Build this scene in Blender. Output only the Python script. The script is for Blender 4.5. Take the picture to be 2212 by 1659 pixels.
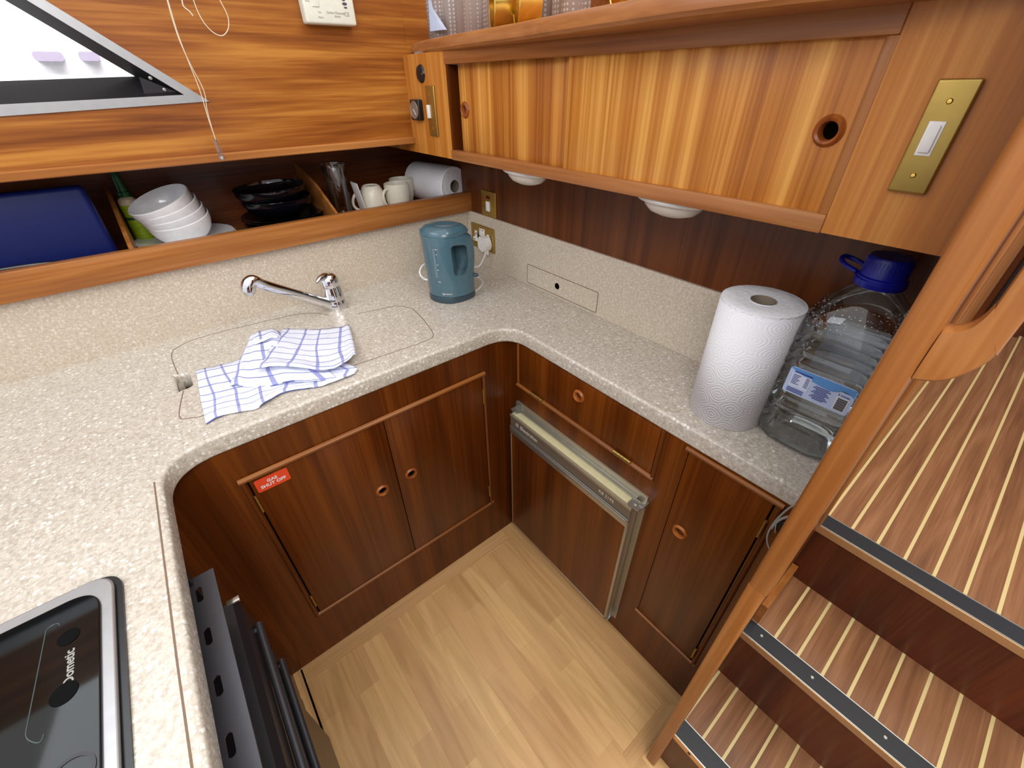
import bpy, bmesh, math, random
from mathutils import Vector, Matrix, noise
PI = math.pi
random.seed(7)
S = bpy.context.scene
for o in list(bpy.data.objects):
    bpy.data.objects.remove(o)
COL = S.collection

# ------------------------------------------------------------------ camera
F_PX = 910.158
CAM = Vector((0.0, 0.0, 1.5))
RM = Matrix(((0.77688416, 0.37415314, -0.50641922),
             (-0.62953837, 0.44687018, -0.63560089),
             (-0.01150842, 0.81259859, 0.58271012)))
cd = bpy.data.cameras.new('camera')
cd.sensor_width = 36.0
cd.lens = F_PX / 2212.0 * 36.0
cd.clip_start = 0.02
cam = bpy.data.objects.new('camera', cd)
COL.objects.link(cam)
cam.matrix_world = Matrix.Translation(CAM) @ RM.to_4x4()
S.camera = cam

# ------------------------------------------------------------------ world, lights, exposure
S.view_settings.view_transform = 'Standard'
S.view_settings.look = 'None'
S.view_settings.gamma = 1.0
S.view_settings.use_curve_mapping = False
S.view_settings.exposure = 0.5
W = bpy.data.worlds.new('world')
S.world = W
W.use_nodes = True
wn, wl = W.node_tree.nodes, W.node_tree.links
bg = wn['Background']
tc = wn.new('ShaderNodeTexCoord')
sx = wn.new('ShaderNodeSeparateXYZ')
wl.new(tc.outputs['Generated'], sx.inputs[0])
cr = wn.new('ShaderNodeValToRGB')
wl.new(sx.outputs['Z'], cr.inputs[0])
cr.color_ramp.elements[0].position = 0.0
cr.color_ramp.elements[0].color = (0.62, 0.64, 0.68, 1)
cr.color_ramp.elements[1].position = 0.75
cr.color_ramp.elements[1].color = (1.0, 0.98, 0.95, 1)
wl.new(cr.outputs[0], bg.inputs['Color'])
bg.inputs['Strength'].default_value = 1.0


def area_light(name, loc, target, sx_, sy_, power, col):
    ld = bpy.data.lights.new(name, 'AREA')
    ld.shape = 'RECTANGLE'
    ld.size = sx_
    ld.size_y = sy_
    ld.energy = power
    ld.color = col
    lo = bpy.data.objects.new(name, ld)
    COL.objects.link(lo)
    lo.location = loc
    lo.rotation_euler = (Vector(target) - Vector(loc)).to_track_quat('-Z', 'Y').to_euler()
    return lo


# daylight through the wheelhouse windows and the open hatch over the steps, then added fills
area_light('hatch_daylight', (0.9, -0.5, 2.9), (0.9, 0.1, 0.6), 1.0, 0.8, 14, (1.0, 0.97, 0.92))
area_light('side_window_daylight', (-0.75, 1.1, 2.25), (0.1, 0.9, 0.9), 0.9, 0.5, 3.5, (0.86, 0.93, 1.0))
area_light('saloon_fill_light', (-0.5, -0.75, 2.25), (0.72, 0.3, 1.2), 1.2, 0.6, 13, (1.0, 0.97, 0.93))  # added lamp, brightens the locker doors and right end panel


area_light('hull_fill_light', (-0.6, 2.5, 2.9), (-0.6, 3.8, 2.0), 3.0, 0.6, 110, (1.0, 1.0, 1.0))  # added outdoor lamp that whitens the boat hull behind the window


# ------------------------------------------------------------------ materials
def lin(c):
    return tuple(((v / 255) / 12.92 if v / 255 <= 0.04045 else ((v / 255 + 0.055) / 1.055) ** 2.4) for v in c) + (1.0,)


def base_mat(name):
    m = bpy.data.materials.new(name)
    m.use_nodes = True
    nt = m.node_tree
    return m, nt, nt.nodes, nt.links, nt.nodes['Principled BSDF']


def setp(p, **k):
    for a, v in k.items():
        p.inputs[a.replace('_', ' ')].default_value = v


def plain(name, col, rough=0.5, metal=0.0, bump=0.0, bscale=60, spec=0.5, coat=0.0, var=0.04):
    m, nt, N, L, p = base_mat(name)
    c = lin(col)
    t = N.new('ShaderNodeTexCoord')
    n = N.new('ShaderNodeTexNoise')
    n.inputs['Scale'].default_value = bscale
    n.inputs['Detail'].default_value = 3
    L.new(t.outputs['Object'], n.inputs['Vector'])
    r = N.new('ShaderNodeValToRGB')
    r.color_ramp.elements[0].position = 0.3
    r.color_ramp.elements[1].position = 0.7
    r.color_ramp.elements[0].color = tuple(v * (1 - var) for v in c[:3]) + (1,)
    r.color_ramp.elements[1].color = tuple(min(1, v * (1 + var)) for v in c[:3]) + (1,)
    L.new(n.outputs[0], r.inputs[0])
    L.new(r.outputs[0], p.inputs['Base Color'])
    setp(p, Roughness=rough, Metallic=metal, Specular_IOR_Level=spec, Coat_Weight=coat)
    if bump:
        b = N.new('ShaderNodeBump')
        b.inputs['Strength'].default_value = bump
        b.inputs['Distance'].default_value = 0.001
        L.new(n.outputs[0], b.inputs['Height'])
        L.new(b.outputs[0], p.inputs['Normal'])
    return m


def wood(name, dark, mid, light, axis='z', band=11, fine=150, rough=0.32, seed=0.0, along=1.3, warp=0.35, contrast=1.0):
    """ribbon-grained varnished veneer, grain along the given axis"""
    m, nt, N, L, p = base_mat(name)
    t = N.new('ShaderNodeTexCoord')

    def mp(s, a):
        q = N.new('ShaderNodeMapping')
        sc = [s, s, s]
        sc['xyz'.index(axis)] = a
        q.inputs['Scale'].default_value = sc
        q.inputs['Location'].default_value = (seed, seed * 1.7, seed * 0.6)
        L.new(t.outputs['Object'], q.inputs['Vector'])
        return q
    n1 = N.new('ShaderNodeTexNoise')
    n1.inputs['Scale'].default_value = 1
    n1.inputs['Detail'].default_value = 4
    n1.inputs['Distortion'].default_value = warp
    L.new(mp(band, along).outputs[0], n1.inputs['Vector'])
    n2 = N.new('ShaderNodeTexNoise')
    n2.inputs['Scale'].default_value = 1
    n2.inputs['Detail'].default_value = 6
    L.new(mp(fine, along * 3.0).outputs[0], n2.inputs['Vector'])
    mx = N.new('ShaderNodeMath')
    mx.operation = 'MULTIPLY_ADD'
    mx.inputs[1].default_value = 0.35
    L.new(n2.outputs[0], mx.inputs[0])
    m2 = N.new('ShaderNodeMath')
    m2.operation = 'MULTIPLY'
    m2.inputs[1].default_value = 0.75
    L.new(n1.outputs[0], m2.inputs[0])
    L.new(m2.outputs[0], mx.inputs[2])
    r = N.new('ShaderNodeValToRGB')
    e = r.color_ramp.elements
    w = 0.17 / contrast
    e[0].position = 0.54 - w
    e[0].color = lin(dark)
    e[1].position = 0.54 + w
    e[1].color = lin(light)
    k = e.new(0.54)
    k.color = lin(mid)
    L.new(mx.outputs[0], r.inputs[0])
    L.new(r.outputs[0], p.inputs['Base Color'])
    setp(p, Roughness=rough, Specular_IOR_Level=0.35)
    b = N.new('ShaderNodeBump')
    b.inputs['Strength'].default_value = 0.12
    b.inputs['Distance'].default_value = 0.0006
    L.new(n2.outputs[0], b.inputs['Height'])
    L.new(b.outputs[0], p.inputs['Normal'])
    return m


def speckle_mat(name, base, light, dark, rough=0.22):
    m, nt, N, L, p = base_mat(name)
    t = N.new('ShaderNodeTexCoord')
    n = N.new('ShaderNodeTexNoise')
    n.inputs['Scale'].default_value = 150
    n.inputs['Detail'].default_value = 3
    L.new(t.outputs['Object'], n.inputs['Vector'])
    r = N.new('ShaderNodeValToRGB')
    r.color_ramp.elements[0].position = 0.30
    r.color_ramp.elements[0].color = lin(dark)
    r.color_ramp.elements[1].position = 0.6
    r.color_ramp.elements[1].color = lin(base)
    L.new(n.outputs[0], r.inputs[0])
    dn = N.new('ShaderNodeTexNoise')
    dn.inputs['Scale'].default_value = 420
    L.new(t.outputs['Object'], dn.inputs['Vector'])
    dm = N.new('ShaderNodeVectorMath')
    dm.operation = 'MULTIPLY_ADD'
    dm.inputs[1].default_value = (0.006, 0.006, 0.006)
    L.new(dn.outputs['Color'], dm.inputs[0])
    L.new(t.outputs['Object'], dm.inputs[2])
    col = r.outputs[0]
    for sc, cut_, thr, tint, amt in ((120, 0.40, 0.68, light, 0.8), (230, 0.42, 0.5, light, 0.6), (260, 0.4, 0.72, dark, 0.8)):
        v = N.new('ShaderNodeTexVoronoi')
        v.inputs['Scale'].default_value = sc
        L.new(dm.outputs[0], v.inputs['Vector'])
        q = N.new('ShaderNodeMapRange')
        q.inputs['From Min'].default_value = cut_ + 0.06
        q.inputs['From Max'].default_value = cut_ - 0.1
        L.new(v.outputs['Distance'], q.inputs['Value'])
        sr = N.new('ShaderNodeSeparateColor')
        L.new(v.outputs['Color'], sr.inputs[0])
        g = N.new('ShaderNodeMath')
        g.operation = 'GREATER_THAN'
        g.inputs[1].default_value = thr
        L.new(sr.outputs[0], g.inputs[0])
        mu = N.new('ShaderNodeMath')
        mu.operation = 'MULTIPLY'
        L.new(q.outputs[0], mu.inputs[0])
        L.new(g.outputs[0], mu.inputs[1])
        m2 = N.new('ShaderNodeMath')
        m2.operation = 'MULTIPLY'
        L.new(mu.outputs[0], m2.inputs[0])
        L.new(sr.outputs[1], m2.inputs[1])
        m3 = N.new('ShaderNodeMath')
        m3.operation = 'MULTIPLY'
        m3.inputs[1].default_value = amt
        L.new(m2.outputs[0], m3.inputs[0])
        mx = N.new('ShaderNodeMix')
        mx.data_type = 'RGBA'
        L.new(m3.outputs[0], mx.inputs['Factor'])
        L.new(col, mx.inputs[6])
        mx.inputs[7].default_value = lin(tint)
        col = mx.outputs[2]
    L.new(col, p.inputs['Base Color'])
    setp(p, Roughness=rough, Specular_IOR_Level=0.5)
    return m


def teak_mat(name):
    """teak-and-holly laminate: cream lines across y every 50 mm, grain along x"""
    m = wood(name, (98, 62, 40), (128, 86, 56), (152, 108, 74), axis='x', band=34, fine=260, rough=0.3, along=2.2, warp=0.8, contrast=0.8)
    nt = m.node_tree
    N, L = nt.nodes, nt.links
    p = N['Principled BSDF']
    src = p.inputs['Base Color'].links[0].from_socket
    t = N.new('ShaderNodeTexCoord')
    s = N.new('ShaderNodeSeparateXYZ')
    L.new(t.outputs['Object'], s.inputs[0])
    a = N.new('ShaderNodeMath')
    a.operation = 'ADD'
    a.inputs[1].default_value = 0.026 + 0.0033 + 5.05
    L.new(s.outputs['Y'], a.inputs[0])
    d = N.new('ShaderNodeMath')
    d.operation = 'DIVIDE'
    d.inputs[1].default_value = 0.0505
    L.new(a.outputs[0], d.inputs[0])
    f = N.new('ShaderNodeMath')
    f.operation = 'FRACT'
    L.new(d.outputs[0], f.inputs[0])
    lt = N.new('ShaderNodeMath')
    lt.operation = 'LESS_THAN'
    lt.inputs[1].default_value = 0.12
    L.new(f.outputs[0], lt.inputs[0])
    mx = N.new('ShaderNodeMix')
    mx.data_type = 'RGBA'
    L.new(lt.outputs[0], mx.inputs['Factor'])
    L.new(src, mx.inputs[6])
    mx.inputs[7].default_value = lin((206, 186, 132))
    L.new(mx.outputs[2], p.inputs['Base Color'])
    return m


def laminate_mat(name):
    m, nt, N, L, p = base_mat(name)
    t = N.new('ShaderNodeTexCoord')
    q = N.new('ShaderNodeMapping')
    q.inputs['Rotation'].default_value = (0, 0, PI / 2)
    L.new(t.outputs['Object'], q.inputs['Vector'])
    b = N.new('ShaderNodeTexBrick')
    b.inputs['Color1'].default_value = lin((236, 192, 132))
    b.inputs['Color2'].default_value = lin((214, 168, 114))
    b.inputs['Mortar'].default_value = lin((204, 160, 108))
    b.inputs['Scale'].default_value = 1
    b.inputs['Mortar Size'].default_value = 0.0004
    b.inputs['Brick Width'].default_value = 0.34
    b.inputs['Row Height'].default_value = 0.064
    b.offset = 0.37
    L.new(q.outputs[0], b.inputs['Vector'])
    q2 = N.new('ShaderNodeMapping')
    q2.inputs['Scale'].default_value = (30, 2.6, 30)
    L.new(t.outputs['Object'], q2.inputs['Vector'])
    n = N.new('ShaderNodeTexNoise')
    n.inputs['Scale'].default_value = 1
    n.inputs['Detail'].default_value = 5
    n.inputs['Distortion'].default_value = 1.3
    L.new(q2.outputs[0], n.inputs['Vector'])
    r = N.new('ShaderNodeValToRGB')
    r.color_ramp.elements[0].position = 0.35
    r.color_ramp.elements[0].color = (0.84, 0.80, 0.74, 1)
    r.color_ramp.elements[1].position = 0.62
    r.color_ramp.elements[1].color = (1.07, 1.07, 1.07, 1)
    L.new(n.outputs[0], r.inputs[0])
    mx = N.new('ShaderNodeMix')
    mx.data_type = 'RGBA'
    mx.blend_type = 'MULTIPLY'
    mx.inputs['Factor'].default_value = 0.9
    L.new(b.outputs[0], mx.inputs[6])
    L.new(r.outputs[0], mx.inputs[7])
    L.new(mx.outputs[2], p.inputs['Base Color'])
    setp(p, Roughness=0.3, Specular_IOR_Level=0.45)
    return m


def glassy(name, tint=(1, 1, 1), gloss=0.12, rough=0.02, base_t=0.9):
    """thin clear sheet: mostly see-through with fresnel reflections"""
    m = bpy.data.materials.new(name)
    m.use_nodes = True
    nt = m.node_tree
    N, L = nt.nodes, nt.links
    N.remove(N['Principled BSDF'])
    out = N['Material Output']
    tr = N.new('ShaderNodeBsdfTransparent')
    tr.inputs[0].default_value = tuple(v * base_t for v in tint) + (1,)
    gl = N.new('ShaderNodeBsdfGlossy')
    gl.inputs['Roughness'].default_value = rough
    lw = N.new('ShaderNodeLayerWeight')
    lw.inputs[0].default_value = 0.35
    ma = N.new('ShaderNodeMath')
    ma.operation = 'MULTIPLY_ADD'
    ma.inputs[1].default_value = 0.55
    ma.inputs[2].default_value = gloss
    L.new(lw.outputs['Fresnel'], ma.inputs[0])
    ms = N.new('ShaderNodeMixShader')
    L.new(ma.outputs[0], ms.inputs[0])
    L.new(tr.outputs[0], ms.inputs[1])
    L.new(gl.outputs[0], ms.inputs[2])
    L.new(ms.outputs[0], out.inputs[0])
    return m


M = {}
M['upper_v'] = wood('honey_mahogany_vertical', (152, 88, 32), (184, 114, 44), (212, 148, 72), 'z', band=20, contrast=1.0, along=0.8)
M['upper_door'] = wood('ribbon_mahogany_doors', (150, 84, 30), (186, 118, 48), (220, 160, 80), 'z', band=30, seed=3.1, contrast=1.25, along=0.5, warp=0.15)
M['hull_panel'] = wood('ribbon_mahogany_hull_panel', (112, 58, 18), (152, 88, 32), (188, 126, 54), 'x', band=28, seed=1.3, contrast=1.15, along=1.6)
M['rail_x'] = wood('mahogany_rail_lengthwise', (130, 74, 32), (158, 98, 46), (182, 122, 66), 'x', band=20, seed=5)
M['rail_y'] = wood('mahogany_rail_crosswise', (134, 80, 42), (162, 104, 58), (186, 130, 80), 'y', band=20, seed=6)
M['rail_z'] = wood('mahogany_upright', (130, 74, 32), (156, 96, 46), (180, 120, 66), 'z', band=26, seed=7)
M['low_v'] = wood('dark_mahogany_vertical', (66, 27, 4), (92, 42, 7), (118, 60, 14), 'z', band=16, seed=8, rough=0.3, along=0.7)
M['low_trim_x'] = wood('mahogany_bead_x', (116, 64, 24), (142, 84, 36), (166, 106, 52), 'x', band=20, seed=9)
M['low_trim_y'] = wood('mahogany_bead_y', (116, 64, 24), (142, 84, 36), (166, 106, 52), 'y', band=20, seed=9)
M['low_trim_z'] = wood('mahogany_bead_z', (86, 42, 14), (112, 58, 22), (136, 76, 34), 'z', band=20, seed=9)
M['ring'] = wood('turned_mahogany_ring', (118, 58, 22), (148, 78, 32), (176, 104, 48), 'z', band=30, seed=2)
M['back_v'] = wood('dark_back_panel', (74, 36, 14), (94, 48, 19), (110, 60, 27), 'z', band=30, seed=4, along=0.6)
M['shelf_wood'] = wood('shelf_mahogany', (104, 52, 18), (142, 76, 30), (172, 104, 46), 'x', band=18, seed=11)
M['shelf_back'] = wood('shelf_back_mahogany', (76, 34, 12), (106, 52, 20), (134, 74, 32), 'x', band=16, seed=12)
M['riser'] = wood('dark_riser', (58, 22, 8), (84, 36, 14), (106, 50, 20), 'z', band=9, seed=13, rough=0.3)
M['beech_strip'] = wood('beech_edge_strip', (188, 138, 88), (206, 160, 108), (220, 176, 126), 'y', band=30, seed=14)
M['top'] = speckle_mat('speckled_stone_worktop', (203, 195, 183), (246, 245, 241), (176, 165, 152))
M['splash'] = speckle_mat('speckled_stone_splashback', (204, 191, 174), (238, 232, 220), (184, 170, 152), rough=0.35)
M['seam'] = plain('dark_joint', (120, 98, 80), 0.7)
M['teak'] = teak_mat('teak_and_holly')
M['floor'] = laminate_mat('oak_laminate')
M['floor_edge'] = wood('laminate_edging', (190, 144, 92), (208, 162, 108), (224, 180, 126), 'x', band=26, seed=15, rough=0.35)
M['chrome'] = plain('chrome', (225, 225, 228), 0.06, 1.0, var=0.01)
M['steel'] = plain('brushed_steel', (176, 176, 170), 0.3, 0.8)
M['alu'] = plain('anodised_aluminium', (178, 178, 180), 0.4, 0.85)
M['bronze_alu'] = plain('champagne_aluminium', (178, 168, 146), 0.35, 0.6)
M['fridge_band'] = plain('grey_brown_band', (122, 108, 94), 0.4, 0.3)
M['cream_plastic'] = plain('cream_plastic', (206, 198, 158), 0.35)
M['brass'] = plain('polished_brass', (232, 196, 100), 0.22, 1.0)
M['satin_brass'] = plain('satin_brass', (176, 146, 78), 0.38, 0.85)
M['white_plastic'] = plain('white_plastic', (236, 234, 232), 0.35)
M['white_china'] = plain('white_china', (244, 245, 248), 0.12, coat=0.4)
M['cream_china'] = plain('cream_ribbed_china', (226, 220, 204), 0.3, bump=0.2, bscale=300)
M['black_china'] = plain('black_glazed_china', (10, 11, 18), 0.06, coat=0.5)
M['black_plastic'] = plain('black_plastic', (22, 22, 26), 0.3)
M['knob_black'] = plain('matt_black_knob', (5, 5, 6), 0.7, spec=0.1)
M['black_metal'] = plain('black_enamel', (38, 36, 40), 0.3, 0.2)
M['grey_metal'] = plain('dark_grey_steel', (76, 76, 82), 0.35, 0.6)
M['black_glass'] = plain('black_tinted_glass', (10, 13, 14), 0.05, spec=0.35)
M['dark'] = plain('dark_void', (14, 8, 6), 0.9, spec=0.0)
M['dark_red'] = plain('dark_indicator', (70, 14, 10), 0.3)
M['kettle'] = plain('teal_grey_plastic', (74, 106, 120), 0.22, coat=0.3)
M['kettle_dark'] = plain('teal_grey_plastic_base', (52, 72, 84), 0.35)
M['gauge'] = plain('smoky_water_gauge', (104, 126, 142), 0.25)
M['white_print'] = plain('white_print', (226, 228, 230), 0.6)
M['grey_print'] = plain('grey_print', (150, 150, 146), 0.6)
M['silver_print'] = plain('silver_print', (196, 190, 178), 0.4)
M['navy_print'] = plain('navy_print', (48, 52, 130), 0.6)
M['black_print'] = plain('black_print', (20, 20, 20), 0.6)
M['red_label'] = plain('red_label', (226, 72, 36), 0.4)
M['rubber'] = plain('black_ribbed_rubber', (24, 26, 32), 0.45, bump=0.2, bscale=90)
M['bright_edge'] = plain('bright_metal_edge', (206, 204, 196), 0.2, 0.9)
M['nosing'] = plain('nosing_metal_wood_reflection', (206, 170, 132), 0.3, 0.9)  # aluminium with the tan of reflected wood put into its colour
M['green_cap'] = plain('green_cap', (16, 92, 44), 0.35)
M['lime'] = plain('lime_label', (162, 190, 30), 0.4, var=0.06)
M['dark_green'] = plain('dark_green_print', (20, 84, 40), 0.5)
M['navy'] = plain('navy_plastic', (10, 24, 84), 0.45, spec=0.25)
M['blue_cap'] = plain('royal_blue_cap', (14, 24, 140), 0.3)
M['card'] = plain('white_card', (222, 220, 220), 0.8)
M['tube_core'] = plain('cardboard_core', (138, 124, 108), 0.9)
M['grey_strap'] = plain('grey_webbing', (150, 150, 146), 0.6)
M['cord'] = plain('off_white_cord', (222, 212, 188), 0.7)
M['boat_white'] = plain('white_boat_hull', (244, 244, 246), 0.4)
M['porthole'] = plain('tinted_porthole', (150, 140, 160), 0.3)
M['yellow_line'] = plain('pale_yellow_band', (226, 220, 170), 0.5)
M['clear'] = glassy('clear_acrylic', (1, 1, 1), 0.10)
M['pet'] = glassy('clear_bottle_plastic', (0.97, 0.98, 0.99), 0.06, 0.04, base_t=0.97)
M['window_glass'] = glassy('window_glass', (1, 1, 1), 0.03)
M['lens'] = plain('frosted_lens', (206, 196, 186), 0.3)


def paper_mat(name, emboss):
    m, nt, N, L, p = base_mat(name)
    setp(p, Base_Color=lin((238, 238, 244)), Roughness=0.9, Specular_IOR_Level=0.1)
    t = N.new('ShaderNodeTexCoord')
    b = N.new('ShaderNodeBump')
    b.inputs['Strength'].default_value = 0.9
    b.inputs['Distance'].default_value = 0.0022
    if emboss:
        # quilted pattern of nested diamonds on the unrolled (u, v) sheet
        s = N.new('ShaderNodeSeparateXYZ')
        L.new(t.outputs['UV'], s.inputs[0])

        def op(o, a, bb=None, c=None):
            n = N.new('ShaderNodeMath')
            n.operation = o
            for i, v in enumerate((a, bb, c)):
                if v is None:
                    continue
                if isinstance(v, (int, float)):
                    n.inputs[i].default_value = v
                else:
                    L.new(v, n.inputs[i])
            return n.outputs[0]
        u = op('DIVIDE', s.outputs[0], 0.060)
        v = op('DIVIDE', s.outputs[1], 0.052)
        a = op('ADD', u, v)
        c = op('SUBTRACT', u, v)
        a = op('ABSOLUTE', op('SUBTRACT', op('FRACT', a), 0.5))
        c = op('ABSOLUTE', op('SUBTRACT', op('FRACT', c), 0.5))
        rr = op('POWER', op('ADD', op('POWER', a, 3.0), op('POWER', c, 3.0)), 0.333)
        h = op('SINE', op('MULTIPLY', rr, 44.0))
        L.new(h, b.inputs['Height'])
        b.inputs['Distance'].default_value = 0.0006
        b.inputs['Strength'].default_value = 0.42
    else:
        n = N.new('ShaderNodeTexNoise')
        n.inputs['Scale'].default_value = 90
        L.new(t.outputs['Object'], n.inputs['Vector'])
        L.new(n.outputs[0], b.inputs['Height'])
    L.new(b.outputs[0], p.inputs['Normal'])
    return m


M['paper'] = paper_mat('quilted_paper', True)
M['paper_plain'] = paper_mat('plain_tissue', False)


def towel_mat():
    m, nt, N, L, p = base_mat('checked_tea_towel')
    t = N.new('ShaderNodeTexCoord')
    s = N.new('ShaderNodeSeparateXYZ')
    L.new(t.outputs['UV'], s.inputs[0])

    def line(sock, period, width):
        d = N.new('ShaderNodeMath'); d.operation = 'DIVIDE'; d.inputs[1].default_value = period
        L.new(sock, d.inputs[0])
        f = N.new('ShaderNodeMath'); f.operation = 'FRACT'; L.new(d.outputs[0], f.inputs[0])
        l = N.new('ShaderNodeMath'); l.operation = 'LESS_THAN'; l.inputs[1].default_value = width / period
        L.new(f.outputs[0], l.inputs[0])
        return l.outputs[0]
    a = line(s.outputs[0], 0.047, 0.0058)
    b = line(s.outputs[1], 0.033, 0.0026)
    m1 = N.new('ShaderNodeMix'); m1.data_type = 'RGBA'
    L.new(a, m1.inputs['Factor'])
    m1.inputs[6].default_value = lin((226, 230, 244))
    m1.inputs[7].default_value = lin((156, 160, 208))
    m2 = N.new('ShaderNodeMix'); m2.data_type = 'RGBA'
    L.new(b, m2.inputs['Factor'])
    L.new(m1.outputs[2], m2.inputs[6])
    m2.inputs[7].default_value = lin((104, 112, 186))
    L.new(m2.outputs[2], p.inputs['Base Color'])
    setp(p, Roughness=0.95, Specular_IOR_Level=0.1)
    n = N.new('ShaderNodeTexNoise'); n.inputs['Scale'].default_value = 900
    L.new(t.outputs['Object'], n.inputs['Vector'])
    bp = N.new('ShaderNodeBump'); bp.inputs['Strength'].default_value = 0.3; bp.inputs['Distance'].default_value = 0.0005
    L.new(n.outputs[0], bp.inputs['Height']); L.new(bp.outputs[0], p.inputs['Normal'])
    return m


M['towel'] = towel_mat()


def spotted_mat():
    m, nt, N, L, p = base_mat('spotted_grey_fabric')
    t = N.new('ShaderNodeTexCoord')
    v = N.new('ShaderNodeTexVoronoi'); v.inputs['Scale'].default_value = 110; v.inputs['Randomness'].default_value = 0.0
    L.new(t.outputs['Object'], v.inputs['Vector'])
    l = N.new('ShaderNodeMath'); l.operation = 'LESS_THAN'; l.inputs[1].default_value = 0.34
    L.new(v.outputs['Distance'], l.inputs[0])
    mx = N.new('ShaderNodeMix'); mx.data_type = 'RGBA'
    L.new(l.outputs[0], mx.inputs['Factor'])
    mx.inputs[6].default_value = lin((176, 160, 152)); mx.inputs[7].default_value = lin((222, 214, 210))
    L.new(mx.outputs[2], p.inputs['Base Color'])
    setp(p, Roughness=0.9)
    return m


M['spotted'] = spotted_mat()


def water_mat():
    m = bpy.data.materials.new('drinking_water')
    m.use_nodes = True
    N, L = m.node_tree.nodes, m.node_tree.links
    N.remove(N['Principled BSDF'])
    g = N.new('ShaderNodeBsdfGlass'); g.inputs['IOR'].default_value = 1.045; g.inputs['Roughness'].default_value = 0.0
    g.inputs['Color'].default_value = (0.985, 0.995, 0.995, 1)
    L.new(g.outputs[0], N['Material Output'].inputs[0])
    return m


M['water'] = water_mat()


# ------------------------------------------------------------------ helpers
def at(px, py, ax, val):
    """the point of the place that shows at photo pixel (px, py) on the plane axis ax = val"""
    d = RM @ Vector(((px - 1106.0) / F_PX, -(py - 829.5) / F_PX, -1.0))
    t = (val - CAM[ax]) / d[ax]
    return CAM + t * d


def BM():
    return bmesh.new()


def box(bm, x0, x1, y0, y1, z0, z1, bev=0.0, seg=2):
    r = bmesh.ops.create_cube(bm, size=1.0)
    vs = r['verts']
    bmesh.ops.scale(bm, vec=(abs(x1 - x0), abs(y1 - y0), abs(z1 - z0)), verts=vs)
    bmesh.ops.translate(bm, vec=((x0 + x1) / 2, (y0 + y1) / 2, (z0 + z1) / 2), verts=vs)
    if bev:
        es = list({e for v in vs for e in v.link_edges})
        bmesh.ops.bevel(bm, geom=es, offset=bev, segments=seg, affect='EDGES', profile=0.5)
    return bm


def prism(bm, pts, vec, cap=True):
    """extrude a closed polygon (list of 3D points) along vec"""
    a = [bm.verts.new(p) for p in pts]
    b = [bm.verts.new(Vector(p) + Vector(vec)) for p in pts]
    n = len(pts)
    for i in range(n):
        bm.faces.new((a[i], a[(i + 1) % n], b[(i + 1) % n], b[i]))
    if cap:
        f1 = bm.faces.new(a[::-1]); f2 = bm.faces.new(b)
        bmesh.ops.triangulate(bm, faces=[f1, f2])
    return bm


def frame_of(d):
    d = Vector(d).normalized()
    u = d.orthogonal().normalized()
    return u, d.cross(u)


def tube(bm, pts, r, n=10, cap=True, flat=None):
    """a tube along a polyline; r number or list; flat=(w,h,up) for a strap"""
    pts = [Vector(p) for p in pts]
    rings = []
    up = None
    for i, p in enumerate(pts):
        d = (pts[min(i + 1, len(pts) - 1)] - pts[max(i - 1, 0)]).normalized()
        if up is None:
            up = d.orthogonal().normalized() if flat is None else Vector(flat[2])
        u = (up - d * up.dot(d)).normalized()
        up = u if flat is None else up
        w = d.cross(u)
        rr = r[i] if isinstance(r, (list, tuple)) else r
        ring = []
        for k in range(n):
            a = 2 * PI * k / n + (PI / 4 if n == 4 else 0)
            if flat:
                ring.append(bm.verts.new(p + u * math.cos(a) * flat[1] + w * math.sin(a) * flat[0]))
            else:
                ring.append(bm.verts.new(p + (u * math.cos(a) + w * math.sin(a)) * rr))
        rings.append(ring)
    for i in range(len(rings) - 1):
        for k in range(n):
            bm.faces.new((rings[i][k], rings[i][(k + 1) % n], rings[i + 1][(k + 1) % n], rings[i + 1][k]))
    if cap:
        bm.faces.new(rings[0][::-1]); bm.faces.new(rings[-1])
    return bm


def lathe(bm, prof, n=40, org=(0, 0, 0), axis=(0, 0, 1), close=False):
    """prof: list of (radius, height)"""
    ax = Vector(axis).normalized()
    u, w = frame_of(ax)
    org = Vector(org)
    rings = []
    for r, h in prof:
        if r < 1e-6:
            rings.append([bm.verts.new(org + ax * h)])
        else:
            rings.append([bm.verts.new(org + ax * h + (u * math.cos(2 * PI * k / n) + w * math.sin(2 * PI * k / n)) * r) for k in range(n)])
    for i in range(len(rings) - 1):
        a, b = rings[i], rings[i + 1]
        for k in range(n):
            if len(a) == 1 and len(b) == 1:
                continue
            if len(a) == 1:
                bm.faces.new((a[0], b[k], b[(k + 1) % n]))
            elif len(b) == 1:
                bm.faces.new((a[k], b[0], a[(k + 1) % n]))
            else:
                bm.faces.new((a[k], b[k], b[(k + 1) % n], a[(k + 1) % n]))
    return bm


def loft(bm, rings, cap=True):
    R = [[bm.verts.new(p) for p in ring] for ring in rings]
    n = len(R[0])
    for i in range(len(R) - 1):
        for k in range(n):
            bm.faces.new((R[i][k], R[i][(k + 1) % n], R[i + 1][(k + 1) % n], R[i + 1][k]))
    if cap:
        bm.faces.new(R[0][::-1]); bm.faces.new(R[-1])
    return bm


def smooth_path(pts, k=8, closed=False):
    P = [Vector(p) for p in pts]
    out = []
    n = len(P)
    rng = range(n if closed else n - 1)
    for i in rng:
        p0 = P[(i - 1) % n] if closed or i > 0 else P[0]
        p1, p2 = P[i], P[(i + 1) % n]
        p3 = P[(i + 2) % n] if closed or i + 2 < n else P[-1]
        for j in range(k):
            t = j / k
            out.append(0.5 * ((2 * p1) + (p2 - p0) * t + (2 * p0 - 5 * p1 + 4 * p2 - p3) * t * t + (3 * p1 - p0 - 3 * p2 + p3) * t ** 3))
    if not closed:
        out.append(P[-1])
    return out


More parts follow.
